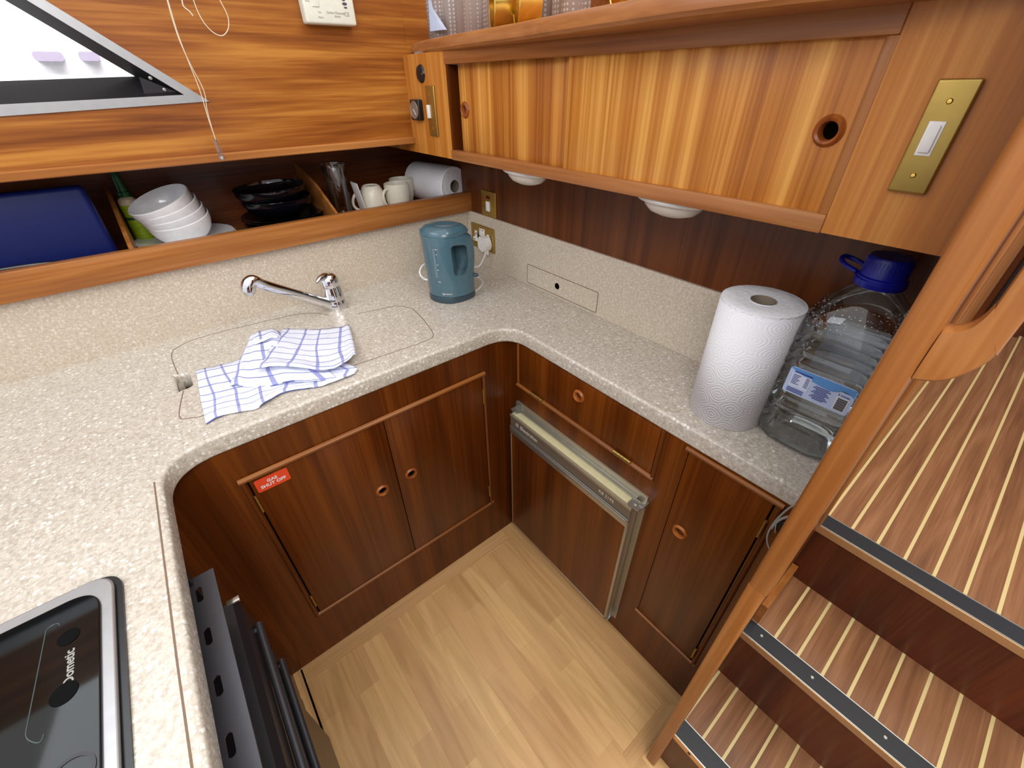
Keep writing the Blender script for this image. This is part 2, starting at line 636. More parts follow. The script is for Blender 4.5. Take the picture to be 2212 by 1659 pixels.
def fillet(poly, rads, n=8):
    """round the corners of a 2D polygon"""
    out = []
    N_ = len(poly)
    for i in range(N_):
        p = Vector(poly[i]); a = Vector(poly[i - 1]); b = Vector(poly[(i + 1) % N_])
        r = rads[i] if isinstance(rads, (list, tuple)) else rads
        if not r:
            out.append(tuple(p)); continue
        da, db = (a - p).normalized(), (b - p).normalized()
        ang = da.angle(db)
        tl = min(r / math.tan(ang / 2), (a - p).length * 0.49, (b - p).length * 0.49)
        s, e = p + da * tl, p + db * tl
        for k in range(n + 1):
            t = k / n
            q = s * (1 - t) ** 2 + p * 2 * t * (1 - t) * 0.92 + e * t ** 2 + (s + e) / 2 * 2 * t * (1 - t) * 0.08
            out.append((q.x, q.y))
    return out


def obj(name, bm, mat, parent=None, smooth=True, angle=35, **tags):
    """link one mesh object; geometry is given in world coordinates unless parent_local"""
    bmesh.ops.recalc_face_normals(bm, faces=bm.faces[:])
    me = bpy.data.meshes.new(name)
    bm.to_mesh(me); bm.free()
    o = bpy.data.objects.new(name, me)
    COL.objects.link(o)
    me.materials.append(M[mat] if isinstance(mat, str) else mat)
    finish(o, parent, smooth, angle)
    for k, v in tags.items():
        o[k] = v
    return o


def root_of(o):
    off = Vector((0, 0, 0))
    while o is not None:
        off += o.location; o = o.parent
    return off


def finish(o, parent, smooth=True, angle=35):
    me = o.data
    if parent is not None:
        off = root_of(parent)
        if not parent.get('_local'):
            me.transform(Matrix.Translation(-off))
        o.parent = parent
    if smooth:
        for p in me.polygons:
            p.use_smooth = True
        me.set_sharp_from_angle(angle=math.radians(angle))
    me.update()


def tag(o, label, cat, group=None):
    o['label'] = label; o['category'] = cat
    if group:
        o['group'] = group
    return o


def thing(name, label, cat, loc=(0, 0, 0), group=None, rot=None, local=False):
    o = bpy.data.objects.new(name, None)
    o.empty_display_size = 0.02
    COL.objects.link(o)
    o.location = loc
    if rot is not None:
        o.rotation_euler = rot
    if local:
        o['_local'] = 1
    return tag(o, label, cat, group)


def struct(name, bm, mat, smooth=False, **k):
    o = obj(name, bm, mat, None, smooth, **k)
    o['kind'] = 'structure'
    return o


def mod_apply(o):
    dg = bpy.context.evaluated_depsgraph_get()
    dg.update()
    me = bpy.data.meshes.new_from_object(o.evaluated_get(dg))
    old = o.data
    nm = old.name
    o.modifiers.clear()
    o.data = me
    bpy.data.meshes.remove(old)
    me.name = nm


def cut(o, cutter_bm):
    """boolean-subtract cutter (in the same local space as o)"""
    bmesh.ops.recalc_face_normals(cutter_bm, faces=cutter_bm.faces[:])
    me = bpy.data.meshes.new('cutter'); cutter_bm.to_mesh(me); cutter_bm.free()
    c = bpy.data.objects.new('cutter', me); COL.objects.link(c)
    par = o.parent
    o.parent = None
    md = o.modifiers.new('b', 'BOOLEAN'); md.operation = 'DIFFERENCE'; md.solver = 'EXACT'; md.object = c
    mod_apply(o)
    o.parent = par
    bpy.data.objects.remove(c); bpy.data.meshes.remove(me)
    for p in o.data.polygons:
        p.use_smooth = True
    o.data.set_sharp_from_angle(angle=math.radians(35))


def text(s, mat, parent, pos, xdir, ydir, size, name='lettering', depth=0.0004, align='CENTER', bold=0.0, shear=0.0):
    cu = bpy.data.curves.new('t', 'FONT')
    cu.body = s; cu.size = size; cu.extrude = depth / 2; cu.align_x = align; cu.align_y = 'CENTER'
    cu.offset = bold; cu.shear = shear; cu.resolution_u = 3
    o = bpy.data.objects.new('t', cu); COL.objects.link(o)
    dg = bpy.context.evaluated_depsgraph_get(); dg.update()
    me = bpy.data.meshes.new_from_object(o.evaluated_get(dg))
    bpy.data.objects.remove(o); bpy.data.curves.remove(cu)
    X = Vector(xdir).normalized(); Y = Vector(ydir).normalized(); Z = X.cross(Y)
    T = Matrix((X, Y, Z)).transposed().to_4x4()
    T.translation = Vector(pos)
    me.transform(T)
    me.materials.clear(); me.materials.append(M[mat])
    q = bpy.data.objects.new(name, me); COL.objects.link(q)
    finish(q, parent, False)
    return q


def flat_poly(pts2, z0, z1, bm=None):
    bm = bm or BM()
    return prism(bm, [(p[0], p[1], z0) for p in pts2], (0, 0, z1 - z0))


def cylz(bm, c, r, h, axis=(0, 0, 1), n=24):
    return lathe(bm, [(0, 0), (r, 0), (r, h), (0, h)], n, c, axis)


def copy_tree(o, parent=None):
    c = o.copy(); COL.objects.link(c); c.parent = parent
    for ch in list(o.children):
        copy_tree(ch, c)
    return c


def put(o, loc=None, rot=None, label=None):
    if loc is not None:
        o.location = loc
    if rot is not None:
        o.rotation_euler = rot
    if label:
        o['label'] = label
    return o


# main dimensions (m)
XB, YA = 0.681, 0.864        # fronts of the right and left base cabinets
XS, YS = 0.910, 1.402        # splashback faces
ZT, ZB = 0.928, 0.884        # worktop top and underside
XU = 0.720                   # front of the upper locker

# ------------------------------------------------------------------ setting: shell
struct('floor', box(BM(), -1.2, 0.75, -1.3, 1.0, -0.02, 0.0), 'floor')
struct('trim_1', box(BM(), -0.18, 0.62, 0.812, 0.864, 0.0, 0.0015), 'floor_edge')
m_fe = M['floor_edge']
struct('trim_2', box(BM(), 0.622, XB, 0.05, 0.864, 0.0, 0.0015), wood('laminate_edging_y', (190, 144, 92), (210, 164, 110), (226, 182, 128), 'y', band=26, seed=16, rough=0.35))
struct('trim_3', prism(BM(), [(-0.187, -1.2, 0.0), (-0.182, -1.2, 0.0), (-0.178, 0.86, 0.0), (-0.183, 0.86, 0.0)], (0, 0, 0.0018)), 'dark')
struct('trim_7', flat_poly([(0.40, -0.5), (0.47, -0.5), (0.475, 0.052), (0.66, 0.052), (0.622, 0.09), (0.44, 0.09)], 0.0, 0.0016), 'floor_edge')

# hull-side wall above the dish shelf with the raked window opening
wl_ = obj('wall_left', box(BM(), -1.3, 0.735, 1.385, 1.41, 1.362, 2.05), 'hull_panel', None, False)
wl_['kind'] = 'structure'
struct('trim_6', box(BM(), 0.735, 0.812, 1.384, 1.41, 1.566, 2.05), 'hull_panel')
win_out = [(-0.75, 1.462), (0.195, 1.4665), (0.172, 1.485), (-0.002, 1.632), (-0.05, 1.66), (-0.75, 1.66)]
P = {k: at(*v, 1, 1.385) for k, v in dict(tip=(452, 219), L=(0, 252), T=(340, 0), iT=(180 / 3.16, 0), iTip=(397, 203), iL=(0, 232)).items()}
sl = (P['T'] - P['tip']).normalized()              # direction of the raked outer edge
so = P['tip'] + sl * 0.42
ib = (P['iL'] - P['iTip']).normalized()
hole = [(P['iTip'].x + 0.002, P['iTip'].z), (P['iTip'].x + sl.x * 0.34, P['iTip'].z + sl.z * 0.0 + 0.0)]
# inner opening polygon (x, z)
in_tip = Vector((0.153, 1.4845)); in_dir = Vector((at(57, 0, 1, 1.385).x - 0.153, at(57, 0, 1, 1.385).z - 1.4845)).normalized()
in_top = in_tip + in_dir * 0.34
inner = [(in_tip.x, in_tip.y), (in_top.x, in_top.y), (-0.9, in_top.y), (-0.9, 1.455)]
out_tip = Vector((P['tip'].x, P['tip'].z)); out_dir = in_dir
out_low = [(out_tip.x, out_tip.y), (out_tip.x + in_dir.x * 0.44, out_tip.y + in_dir.y * 0.44), (-1.0, out_tip.y + in_dir.y * 0.44), (-1.0, 1.425)]
c_ = BM(); prism(c_, [(x, 1.36, z) for x, z in inner], (0, 0.08, 0)); cut(wl_, c_)

win = bpy.data.objects.new('window_1', None); COL.objects.link(win); win.location = (-0.3, 1.385, 1.45); win['kind'] = 'structure'
fr = BM()
n4 = len(inner)
a = [fr.verts.new((x, 1.381, z)) for x, z in out_low]; b = [fr.verts.new((x, 1.381, z)) for x, z in inner]
a2 = [fr.verts.new((x, 1.386, z)) for x, z in out_low]; b2 = [fr.verts.new((x, 1.40, z)) for x, z in inner]
for i in range(n4):
    j = (i + 1) % n4
    fr.faces.new((a[i], a[j], b[j], b[i])); fr.faces.new((a[i], a2[i], a2[j], a[j])); fr.faces.new((b[i], b[j], b2[j], b2[i]))
obj('frame', fr, 'alu', win, False)
# dark reveal behind the frame running back to the glass
gl_in = [at(291, 165, 1, 1.44), at(20, 6, 1, 1.44)]
g_tip = Vector((gl_in[0].x, gl_in[0].z)); gy = 1.44
g_poly = [(g_tip.x, g_tip.y), (g_tip.x + in_dir.x * 0.30, g_tip.y + in_dir.y * 0.30), (-0.9, g_tip.y + in_dir.y * 0.30), (-0.9, g_tip.y - 0.03)]
rv = BM()
a = [rv.verts.new((x, 1.386, z)) for x, z in inner]; b = [rv.verts.new((x, gy, z)) for x, z in g_poly]
rv_low = rv.faces.new((a[3], a[0], b[0], b[3])); rv.faces.new((a[0], a[1], b[1], b[0])); rv.faces.new((a[1], a[2], b[2], b[1]))
obj('reveal', rv, plain('dark_anodised_reveal', (62, 60, 62), 0.3, 0.7), win, False)
wf = prism(BM(), [(x, gy + 0.001, z) for x, z in g_poly], (0, 0.004, 0))
obj('pane', wf, 'window_glass', win, False)
for q in ((326, 171), (356, 196)):
    p = at(*q, 1, 1.392)
    obj('screw', lathe(BM(), [(0, -0.003), (0.0032, -0.0025), (0.004, 0), (0, 0)], 14, p + Vector((0, 0, 0.002)), (0, 1, 0)), 'steel', win)
cp = at(326, 171, 1, 1.40); cq = at(356, 196, 1, 1.40); pt = at(392, 204, 1, 1.40); pl = at(300, 166, 1, 1.40)
obj('corner_plate', prism(BM(), [(pl.x, 1.3945, pl.z), (pt.x - 0.002, 1.3945, pt.z + 0.002), (pl.x - 0.004, 1.3945, pt.z)], (0, 0.003, 0)), 'black_metal', win, False)

# trim under the hull panel, wall behind the locker, rear walls of the cabin
struct('trim_4', prism(BM(), [(-1.3, y, z) for y, z in ((1.385, 1.345), (1.40, 1.345), (1.40, 1.3625), (1.385, 1.3635))] if False else [(-1.3, 1.372, 1.3475), (-1.3, 1.376, 1.3455), (-1.3, 1.405, 1.3455), (-1.3, 1.405, 1.364), (-1.3, 1.376, 1.364), (-1.3, 1.372, 1.361)], (2.032, 0, 0)), 'rail_x')
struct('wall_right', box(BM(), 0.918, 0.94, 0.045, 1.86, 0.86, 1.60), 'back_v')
struct('wall_front', box(BM(), -1.3, 0.3, -1.32, -1.30, 0.0, 1.45), 'riser')
struct('trim_5', box(BM(), 0.752, 0.79, 1.41, 1.86, 1.115, 1.60), 'back_v') if False else None

# ------------------------------------------------------------------ splashbacks
sb = thing('splashback', 'beige speckled stone upstand along the hull side below the dish shelf', 'splashback', (0.2, YS, ZT))
obj('panel', box(BM(), -1.0, XS, YS, YS + 0.014, ZT, 1.135), 'splash', sb, False)
sb2 = thing('splashback', 'beige speckled stone upstand with an inset hatch below the brass socket', 'splashback', (XS, 0.7, ZT))
tp = BM(); box(tp, XS, XS + 0.012, 0.046, YS, ZT, 1.112, 0.0015)
sp2 = obj('panel', tp, 'splash', sb2, False)
hb = BM()
hp = fillet([(1.048, 0.938), (0.735, 0.938), (0.735, 1.002), (1.048, 1.002)], 0.006, 4)
prism(hb, [(XS - 0.0012, y, z) for y, z in hp], (0.0012, 0, 0))
hatch = obj('hatch', hb, 'splash', sb2, False, label='inset hatch with a round finger hole')
seam = BM()
loop = [(XS - 0.0014, y, z) for y, z in hp]
tube(seam, loop + [loop[0]], 0.0009, 6)
obj('joint', seam, 'seam', hatch, False)
obj('finger_hole', lathe(BM(), [(0, -0.0016), (0.0085, -0.0016), (0.0095, -0.0022), (0.0102, -0.0012), (0.0102, 0)], 24, (XS, 0.903, 0.969), (1, 0, 0)), 'dark', hatch)

# ------------------------------------------------------------------ worktop
XF, YF, XC = 0.677, 0.862, -0.170
outer = fillet([(XF, 0.048), (XF, YF), (XC, YF), (XC, -0.5), (-1.0, -0.5), (-1.0, YS + 0.009), (XS + 0.009, YS + 0.009), (XS + 0.009, 0.048)], [0, 0.075, 0.085, 0, 0, 0, 0, 0], 12)
notch = fillet([(-0.112, 1.098), (-0.083, 1.104), (-0.083, 1.172), (-0.112, 1.180)], [0.001, 0.012, 0.012, 0.001], 5)


def curve_slab(name, outlines, z0, z1, bev, mat, parent=None, res=3):
    cu = bpy.data.curves.new('c', 'CURVE'); cu.dimensions = '2D'; cu.fill_mode = 'BOTH'
    cu.extrude = (z1 - z0) / 2 - bev; cu.bevel_depth = bev; cu.bevel_resolution = res; cu.offset = -bev
    for pts in outlines:
        s = cu.splines.new('POLY'); s.points.add(len(pts) - 1)
        for i, p in enumerate(pts):
            s.points[i].co = (p[0], p[1], 0, 1)
        s.use_cyclic_u = True
    t = bpy.data.objects.new('c', cu); COL.objects.link(t)
    dg = bpy.context.evaluated_depsgraph_get(); dg.update()
    me = bpy.data.meshes.new_from_object(t.evaluated_get(dg))
    bpy.data.objects.remove(t); bpy.data.curves.remove(cu)
    me.transform(Matrix.Translation((0, 0, (z0 + z1) / 2)))
    me.materials.clear(); me.materials.append(M[mat]); me.name = name
    o = bpy.data.objects.new(name, me); COL.objects.link(o)
    finish(o, parent, True, 50)
    return o


wt = thing('worktop', 'U-shaped beige speckled stone worktop with rounded inner corners', 'worktop', (0.2, 1.1, ZB))
curve_slab('slab', [outer, notch], ZB, ZT, 0.007, 'top', wt)
g = BM()
gp = [(-0.1805, 0.80, ZT + 0.0002), (-0.1825, 0.62, ZT + 0.0002), (-0.1845, 0.43, ZT + 0.0002), (-0.186, -0.4, ZT + 0.0002)]
prism(g, [(x - 0.0012, y, z) for x, y, z in gp] + [(x + 0.0012, y, z) for x, y, z in gp[::-1]], (0, 0, 0.0003))
obj('edge_joint', g, 'seam', wt, False)

# sink cover: joint line in the worktop, finger notch and steel basin beneath
sk = thing('sink_cover', 'speckled stone lid set flush over the sink with a dark finger notch', 'sink cover', (0.2, 1.1, ZT))
lid1 = smooth_path([(-0.103, 1.09, 0), (-0.122, 0.99, 0), (-0.105, 0.966, 0), (-0.06, 0.955, 0), (0.15, 0.945, 0), (0.36, 0.934, 0), (0.445, 0.932, 0), (0.478, 0.950, 0), (0.498, 1.03, 0), (0.512, 1.12, 0), (0.508, 1.15, 0), (0.485, 1.186, 0), (0.43, 1.20, 0), (0.36, 1.215, 0)], 6)
lid2 = smooth_path([(0.295, 1.262, 0), (0.27, 1.30, 0), (0.22, 1.332, 0), (0.10, 1.350, 0), (-0.03, 1.358, 0), (-0.085, 1.338, 0), (-0.106, 1.295, 0), (-0.104, 1.18, 0)], 6)
lid_poly = [(p.x, p.y) for p in lid1] + [(p.x, p.y) for p in lid2]
g = BM()
for path in (lid1, lid2):
    tube(g, [Vector((p.x, p.y, ZT + 0.0002)) for p in path], 1, 4, flat=(0.0013, 0.0004, (0, 0, 1)))
obj('joint', g, 'seam', sk, False)
bs = BM()
box(bs, -0.135, -0.02, 1.03, 1.25, 0.80, 0.802); box(bs, -0.137, -0.135, 1.03, 1.25, 0.80, ZB); box(bs, -0.02, -0.018, 1.03, 1.25, 0.80, ZB)
box(bs, -0.137, -0.018, 1.028, 1.03, 0.80, ZB); box(bs, -0.137, -0.018, 1.25, 1.252, 0.80, ZB)
obj('basin', bs, 'steel', sk, False, label='steel rim and basin seen through the finger notch')
g = BM()
for y in (1.118, 1.1565):
    pass
box(g, -0.111, -0.099, 1.106, 1.150, ZT - 0.012, ZT - 0.006, 0.002)
obj('latch', g, 'steel', sk)

# ------------------------------------------------------------------ tap
TB = Vector((0.335, 1.302, ZT))
tap = thing('tap', 'chrome single lever mixer tap with a long low spout beside the sink lid', 'tap', TB)
ta = Vector((-0.04, 0.0, 1)).normalized()
obj('body', lathe(BM(), [(0, 0), (0.0345, 0), (0.0350, 0.004), (0.0325, 0.020), (0.0305, 0.028), (0.0312, 0.029), (0.0290, 0.066), (0.0270, 0.070), (0.0268, 0.073), (0, 0.073)], 36, TB, ta), 'chrome', tap)
tip = at(546, 612, 1, 1.235)
root_p = TB + Vector((-0.012, -0.006, 0.018))
dv = (tip - root_p)
pts = smooth_path([root_p, root_p + dv * 0.12 + Vector((0, 0, -0.004)), root_p + dv * 0.5, root_p + dv * 0.86 + Vector((0, 0, 0.003)), tip + Vector((0.004, 0, 0.006)), tip + Vector((-0.010, -0.002, 0.001)), tip + Vector((-0.016, -0.003, -0.016))], 6)
nP = len(pts)
rad = [0.019 - 0.0045 * min(1, i / (nP * 0.35)) if i < nP * 0.6 else 0.0145 + 0.0035 * min(1, (i - nP * 0.6) / (nP * 0.3)) for i in range(nP)]
obj('spout', tube(BM(), pts, rad, 20), 'chrome', tap)
obj('aerator', lathe(BM(), [(0, 0.002), (0.0140, 0.002), (0.0135, -0.008), (0.012, -0.010), (0, -0.010)], 24, pts[-1]), 'bright_edge', tap)
lv = BM()
c0 = TB + ta * 0.070
lathe(lv, [(0.0270, 0.003), (0.0285, 0.007), (0.0295, 0.020), (0.0265, 0.032), (0.018, 0.040), (0, 0.043)], 32, c0, ta)
tube(lv, smooth_path([c0 + Vector((0.006, 0.004, 0.030)), c0 + Vector((-0.012, -0.01, 0.037)), c0 + Vector((-0.028, -0.022, 0.038)), c0 + Vector((-0.042, -0.032, 0.033))], 6), [0.010, 0.0105, 0.011, 0.0115, 0.012, 0.012, 0.012, 0.0115, 0.011, 0.0105, 0.010, 0.0095, 0.009, 0.0085, 0.008, 0.007, 0.006, 0.005, 0.004], 16)
lever = obj('lever', lv, 'chrome', tap)
nrm = Vector((-0.30, -0.9, 0.1)).normalized()
obj('temperature_dot', lathe(BM(), [(0, 0.0300), (0.0032, 0.0300), (0.0034, 0.028), (0.0034, 0.02)], 16, c0 + ta * 0.014, nrm), plain('red_blue_dot', (96, 40, 110), 0.3), lever)

# ------------------------------------------------------------------ tea towel (three folded layers)
tw = thing('tea_towel', 'white tea towel with blue check lying crumpled over the sink lid', 'tea towel', at(600, 810, 2, ZT))


def cloth(rows, zf, uv0=(0, 0), nu=40, nv=18, name='fold', thick=0.0022, drop=0.0, rot=0.0):
    """rows: pixel polylines from far edge to near edge; zf(u, v) height over the worktop"""
    grid = []
    R = [smooth_path([tuple(at(x, y, 2, ZT)) for x, y in row], 10) for row in rows]
    def samp(path, t):
        f = t * (len(path) - 1); i = min(int(f), len(path) - 2); return path[i].lerp(path[i + 1], f - i)
    bm = BM(); uvl = bm.loops.layers.uv.new('uv')
    V = []
    for j in range(nv + 1):
        v = j / nv; line = []
        for i in range(nu + 1):
            u = i / nu
            col = [samp(r, u) for r in R]
            f = v * (len(col) - 1); k = min(int(f), len(col) - 2)
            p = col[k].lerp(col[k + 1], f - k)
            h = zf(u, v) + 0.0022 * noise.noise(Vector((p.x * 38 + uv0[0] * 90, p.y * 30, 1.3))) + 0.0012 * noise.noise(Vector((p.x * 90, p.y * 90, 4)))
            q = CAM.lerp(p, 1.0); q = Vector((p.x, p.y, ZT + max(0.0006, h)))
            line.append(bm.verts.new(q))
        V.append(line)
    L_u = (Vector(V[0][-1].co) - Vector(V[0][0].co)).length; L_v = (Vector(V[-1][0].co) - Vector(V[0][0].co)).length
    def uvof(i, j):
        wob = 0.004 * noise.noise(Vector((i * 0.12 + uv0[0] * 50, j * 0.15, 2)))
        a_, b_ = uv0[0] + i / nu * L_u + wob, uv0[1] + j / nv * L_v + wob
        return (a_ * math.cos(rot) - b_ * math.sin(rot), a_ * math.sin(rot) + b_ * math.cos(rot))
    for j in range(nv):
        for i in range(nu):
            f = bm.faces.new((V[j][i], V[j + 1][i], V[j + 1][i + 1], V[j][i + 1]))
            for lp, (a_, b_) in zip(f.loops, ((i, j), (i, j + 1), (i + 1, j + 1), (i + 1, j))):
                lp[uvl].uv = uvof(a_, b_)
    o = obj(name, bm, 'towel', tw, True, 80)
    md = o.modifiers.new('s', 'SOLIDIFY'); md.thickness = thick; md.offset = 1
    par = o.parent; mod_apply(o)
    for p in o.data.polygons:
        p.use_smooth = True
    return o


ridge = lambda x, c, w, h: h * math.exp(-((x - c) / w) ** 2)
cloth([[(425, 803), (470, 792), (540, 778), (640, 770), (700, 768)],
       [(434, 862), (500, 848), (580, 830), (680, 812), (774, 800)],
       [(447, 918), (490, 898), (560, 884), (618, 850), (700, 836), (768, 810)]],
      lambda u, v: 0.002 + ridge(v, 0.93, 0.06, 0.006) * (0.4 + 0.6 * math.sin(u * 9) ** 2) + ridge(u, 0.45, 0.05, 0.004) + 0.010 * max(0, u - 0.75), (0.012, 0.018))
cloth([[(542, 741), (566, 728), (600, 724), (640, 742)],
       [(520, 790), (560, 780), (620, 778), (690, 780)],
       [(500, 838), (560, 842), (640, 832), (730, 824)]],
      lambda u, v: 0.006 + 0.012 * math.exp(-((u - 0.35) / 0.3) ** 2) * (1 - v) + ridge(u, 0.12, 0.06, 0.005) + ridge(u, 0.6, 0.1, 0.006), (0.25, 0.05), rot=0.1)
cloth([[(613, 714), (660, 716), (700, 715), (755, 708)],
       [(592, 758), (650, 764), (700, 762), (768, 756)],
       [(568, 815), (640, 808), (720, 812), (774, 788)]],
      lambda u, v: 0.013 + 0.010 * v * (0.5 + 0.5 * math.sin(u * 7 + 1)) + ridge(v, 0.95, 0.08, 0.006) - 0.008 * (1 - v) ** 2 + ridge(u, 0.96, 0.05, 0.006), (0.5, 0.004), rot=-0.06)
hem = BM()
hpz = [at(549, 742, 2, ZT + 0.022), at(566, 735, 2, ZT + 0.024), at(585, 727, 2, ZT + 0.025), at(600, 728, 2, ZT + 0.022)]
tube(hem, smooth_path(hpz, 5), 1, 10, flat=(0.007, 0.0022, (0, 0, 1)))
obj('hem', hem, plain('white_cotton_hem', (228, 230, 238), 0.9), tw)

# ------------------------------------------------------------------ kettle with its flex and plug
KC = Vector((0.662, 1.138, ZT))
ku = Vector((0.777, -0.63, 0)).normalized(); kv = Vector((ku.y * -1, ku.x, 0))
ke = thing('kettle', 'teal grey plastic jug kettle in the corner of the worktop by the socket', 'kettle', KC)


def kring(z, lu, ru, hv, cu=0.0, taper=0.35, tilt=0.0, n=48):
    out = []
    for k in range(n):
        a = 2 * PI * k / n; c, s = math.cos(a), math.sin(a)
        u = (ru if c > 0 else lu) * c
        v = hv * s * (1 - taper * max(0, c) ** 1.5)
        out.append(KC + ku * (cu + u) + kv * v + Vector((0, 0, z + tilt * (cu + u))))
    return out


kb = loft(BM(), [kring(0.0, 0.071, 0.071, 0.062), kring(0.003, 0.0745, 0.0745, 0.065), kring(0.019, 0.0745, 0.0745, 0.065), kring(0.021, 0.073, 0.073, 0.064)])
obj('base', kb, 'kettle_dark', ke)
body = loft(BM(), [kring(0.0225, 0.0735, 0.0735, 0.064, taper=0.1), kring(0.05, 0.0745, 0.074, 0.064, taper=0.2), kring(0.09, 0.076, 0.076, 0.0635), kring(0.13, 0.0775, 0.0805, 0.063, taper=0.5),
                   kring(0.17, 0.079, 0.0800, 0.062, taper=0.55), kring(0.195, 0.080, 0.073, 0.061, taper=0.5), kring(0.204, 0.081, 0.060, 0.060, taper=0.45, tilt=-0.02)])
kbody = obj('body', body, 'kettle', ke)
ct = BM()
hole2 = fillet([(0.020, 0.088), (0.050, 0.084), (0.062, 0.120), (0.060, 0.176), (0.016, 0.182)], [0.014, 0.02, 0.03, 0.014, 0.012], 8)
a = [KC + ku * u + kv * (-0.10) + Vector((0, 0, z)) for u, z in hole2]
prism(ct, [p - KC for p in a], tuple(kv * 0.128))
cut(kbody, ct)
lid = loft(BM(), [kring(0.2045, 0.0815, 0.062, 0.061, taper=0.45, tilt=-0.03), kring(0.212, 0.081, 0.066, 0.060, taper=0.45, tilt=-0.03), kring(0.222, 0.070, 0.060, 0.052, taper=0.35, tilt=-0.03),
                  kring(0.228, 0.055, 0.050, 0.042, taper=0.3, tilt=-0.02), kring(0.229, 0.040, 0.040, 0.032, taper=0.2, tilt=-0.02), kring(0.227, 0.02, 0.02, 0.016), kring(0.2265, 0.004, 0.004, 0.003)])
obj('lid', lid, 'kettle', ke)
# gauge strip on the side facing the room
gd = (-kv * 0.86 - ku * 0.5)


def on_kettle(z, off, lift=0.0006, n=200):
    """point on the body surface at angle off (radians from the side facing the room towards -u)"""
    a = -PI / 2 - off
    c, s = math.cos(a), math.sin(a)
    lu = 0.0735 + (z - 0.0225) * 0.035
    return KC + ku * ((lu + lift) * c) + kv * ((0.0635 + lift) * s) + Vector((0, 0, z))


gs = BM()
rows = []
for i in range(9):
    z = 0.085 + 0.09 * i / 8
    rows.append([on_kettle(z, 0.40 + o_, 0.0005 + (0.0009 if 0.01 < o_ < 0.12 else 0)) for o_ in (0, 0.02, 0.06, 0.11, 0.13)])
V = [[gs.verts.new(p) for p in r] for r in rows]
for i in range(8):
    for k in range(4):
        gs.faces.new((V[i][k], V[i][k + 1], V[i + 1][k + 1], V[i + 1][k]))
obj('water_gauge', gs, 'gauge', ke)
for z, s_ in ((0.172, 'MAX'), (0.157, '1.5'), (0.126, '1.0'), (0.110, '0.8'), (0.072, 'MIN')):
    p = on_kettle(z, 0.36, 0.0010); nn = (p - KC - Vector((0, 0, z))).normalized()
    text(s_, 'white_print', ke, p, Vector((0, 0, 1)).cross(nn), (0, 0, 1), 0.0052, 'gauge_mark')
p = on_kettle(0.034, 0.10, 0.0012); nn = (p - KC - Vector((0, 0, 0.034))).normalized()
text('Signature', 'white_print', ke, p, Vector((0, 0, 1)).cross(nn), (0, 0, 1), 0.0085, 'logo', shear=0.3)
sw = BM()
sp_ = KC + ku * 0.071 + Vector((0, 0, 0.072))
tube(sw, [sp_ - ku * 0.004, sp_ + ku * 0.014 + Vector((0, 0, -0.002)), sp_ + ku * 0.017 + Vector((0, 0, -0.003))], [0.006, 0.0055, 0.003], 12)
obj('switch', sw, 'kettle_dark', ke)
sr_ = BM(); q_ = KC + ku * 0.0735 + Vector((0, 0, 0.079)); tube(sr_, [q_ - ku * 0.006 + Vector((0, 0, -0.006)), q_ - ku * 0.006 + Vector((0, 0, 0.012))], 1, 4, flat=(0.008, 0.008, tuple(ku)))
obj('switch_recess', sr_, 'black_plastic', ke)
pb = at(1047, 525, 0, XS - 0.03)
flex = smooth_path([pb + Vector((0, 0, -0.022)), pb + Vector((0.002, 0, -0.045)), at(1030, 578, 0, 0.86), at(1012, 578, 0, 0.80), Vector((0.72, 1.24, ZT + 0.02)), Vector((0.64, 1.27, ZT + 0.006)), Vector((0.585, 1.235, ZT + 0.004)), Vector((0.565, 1.24, ZT + 0.02)),
                    Vector((0.60, 1.25, ZT + 0.012)), Vector((0.70, 1.23, ZT + 0.004)), at(1024, 597, 2, ZT + 0.003), at(1040, 612, 2, ZT + 0.003), at(1035, 622, 2, ZT + 0.003), KC + kv * 0.02 + ku * 0.066 + Vector((0, 0, 0.008))], 8)
lp_ = [at(927, 570, 1, 1.23), at(912, 575, 1, 1.22), at(907, 590, 1, 1.21), at(916, 602, 1, 1.20), at(930, 607, 1, 1.19)]
flex = smooth_path([pb + Vector((0, 0, -0.022)), pb + Vector((0.0, 0, -0.042)), at(1036, 574, 0, 0.862), at(1020, 578, 0, 0.83), Vector((0.74, 1.245, 0.965)), Vector((0.66, 1.262, 0.958)), *lp_,
                    Vector((0.64, 1.235, ZT + 0.005)), Vector((0.73, 1.22, ZT + 0.003)), at(1024, 597, 2, ZT + 0.003), at(1042, 608, 2, ZT + 0.003), at(1036, 622, 2, ZT + 0.003), at(1018, 634, 2, ZT + 0.004)], 8)
obj('flex', tube(BM(), flex, 0.0032, 10), 'white_plastic', ke)
pg = BM()
plp = [(0.0, -0.030), (-0.008, -0.026), (-0.020, -0.022), (-0.025, -0.012), (-0.024, 0.008), (-0.016, 0.022), (0.016, 0.022), (0.024, 0.008), (0.025, -0.012), (0.020, -0.022), (0.008, -0.026)]
pc = at(1047, 525, 0, XS - 0.02)
prism(pg, [(XS - 0.034, pc.y + y, pc.z + z) for y, z in plp], (0.026, 0, 0))
es = [e for e in pg.edges]
bmesh.ops.remove_doubles(pg, verts=pg.verts, dist=1e-6)
obj('plug', pg, 'white_plastic', ke, True, 30)
obj('strain_relief', lathe(BM(), [(0, 0.004), (0.0065, 0.004), (0.0062, -0.002), (0.0068, -0.006), (0.0055, -0.010), (0.006, -0.014), (0.0045, -0.020), (0, -0.020)], 16, pb + Vector((0.01, 0, -0.024))), 'white_plastic', ke)

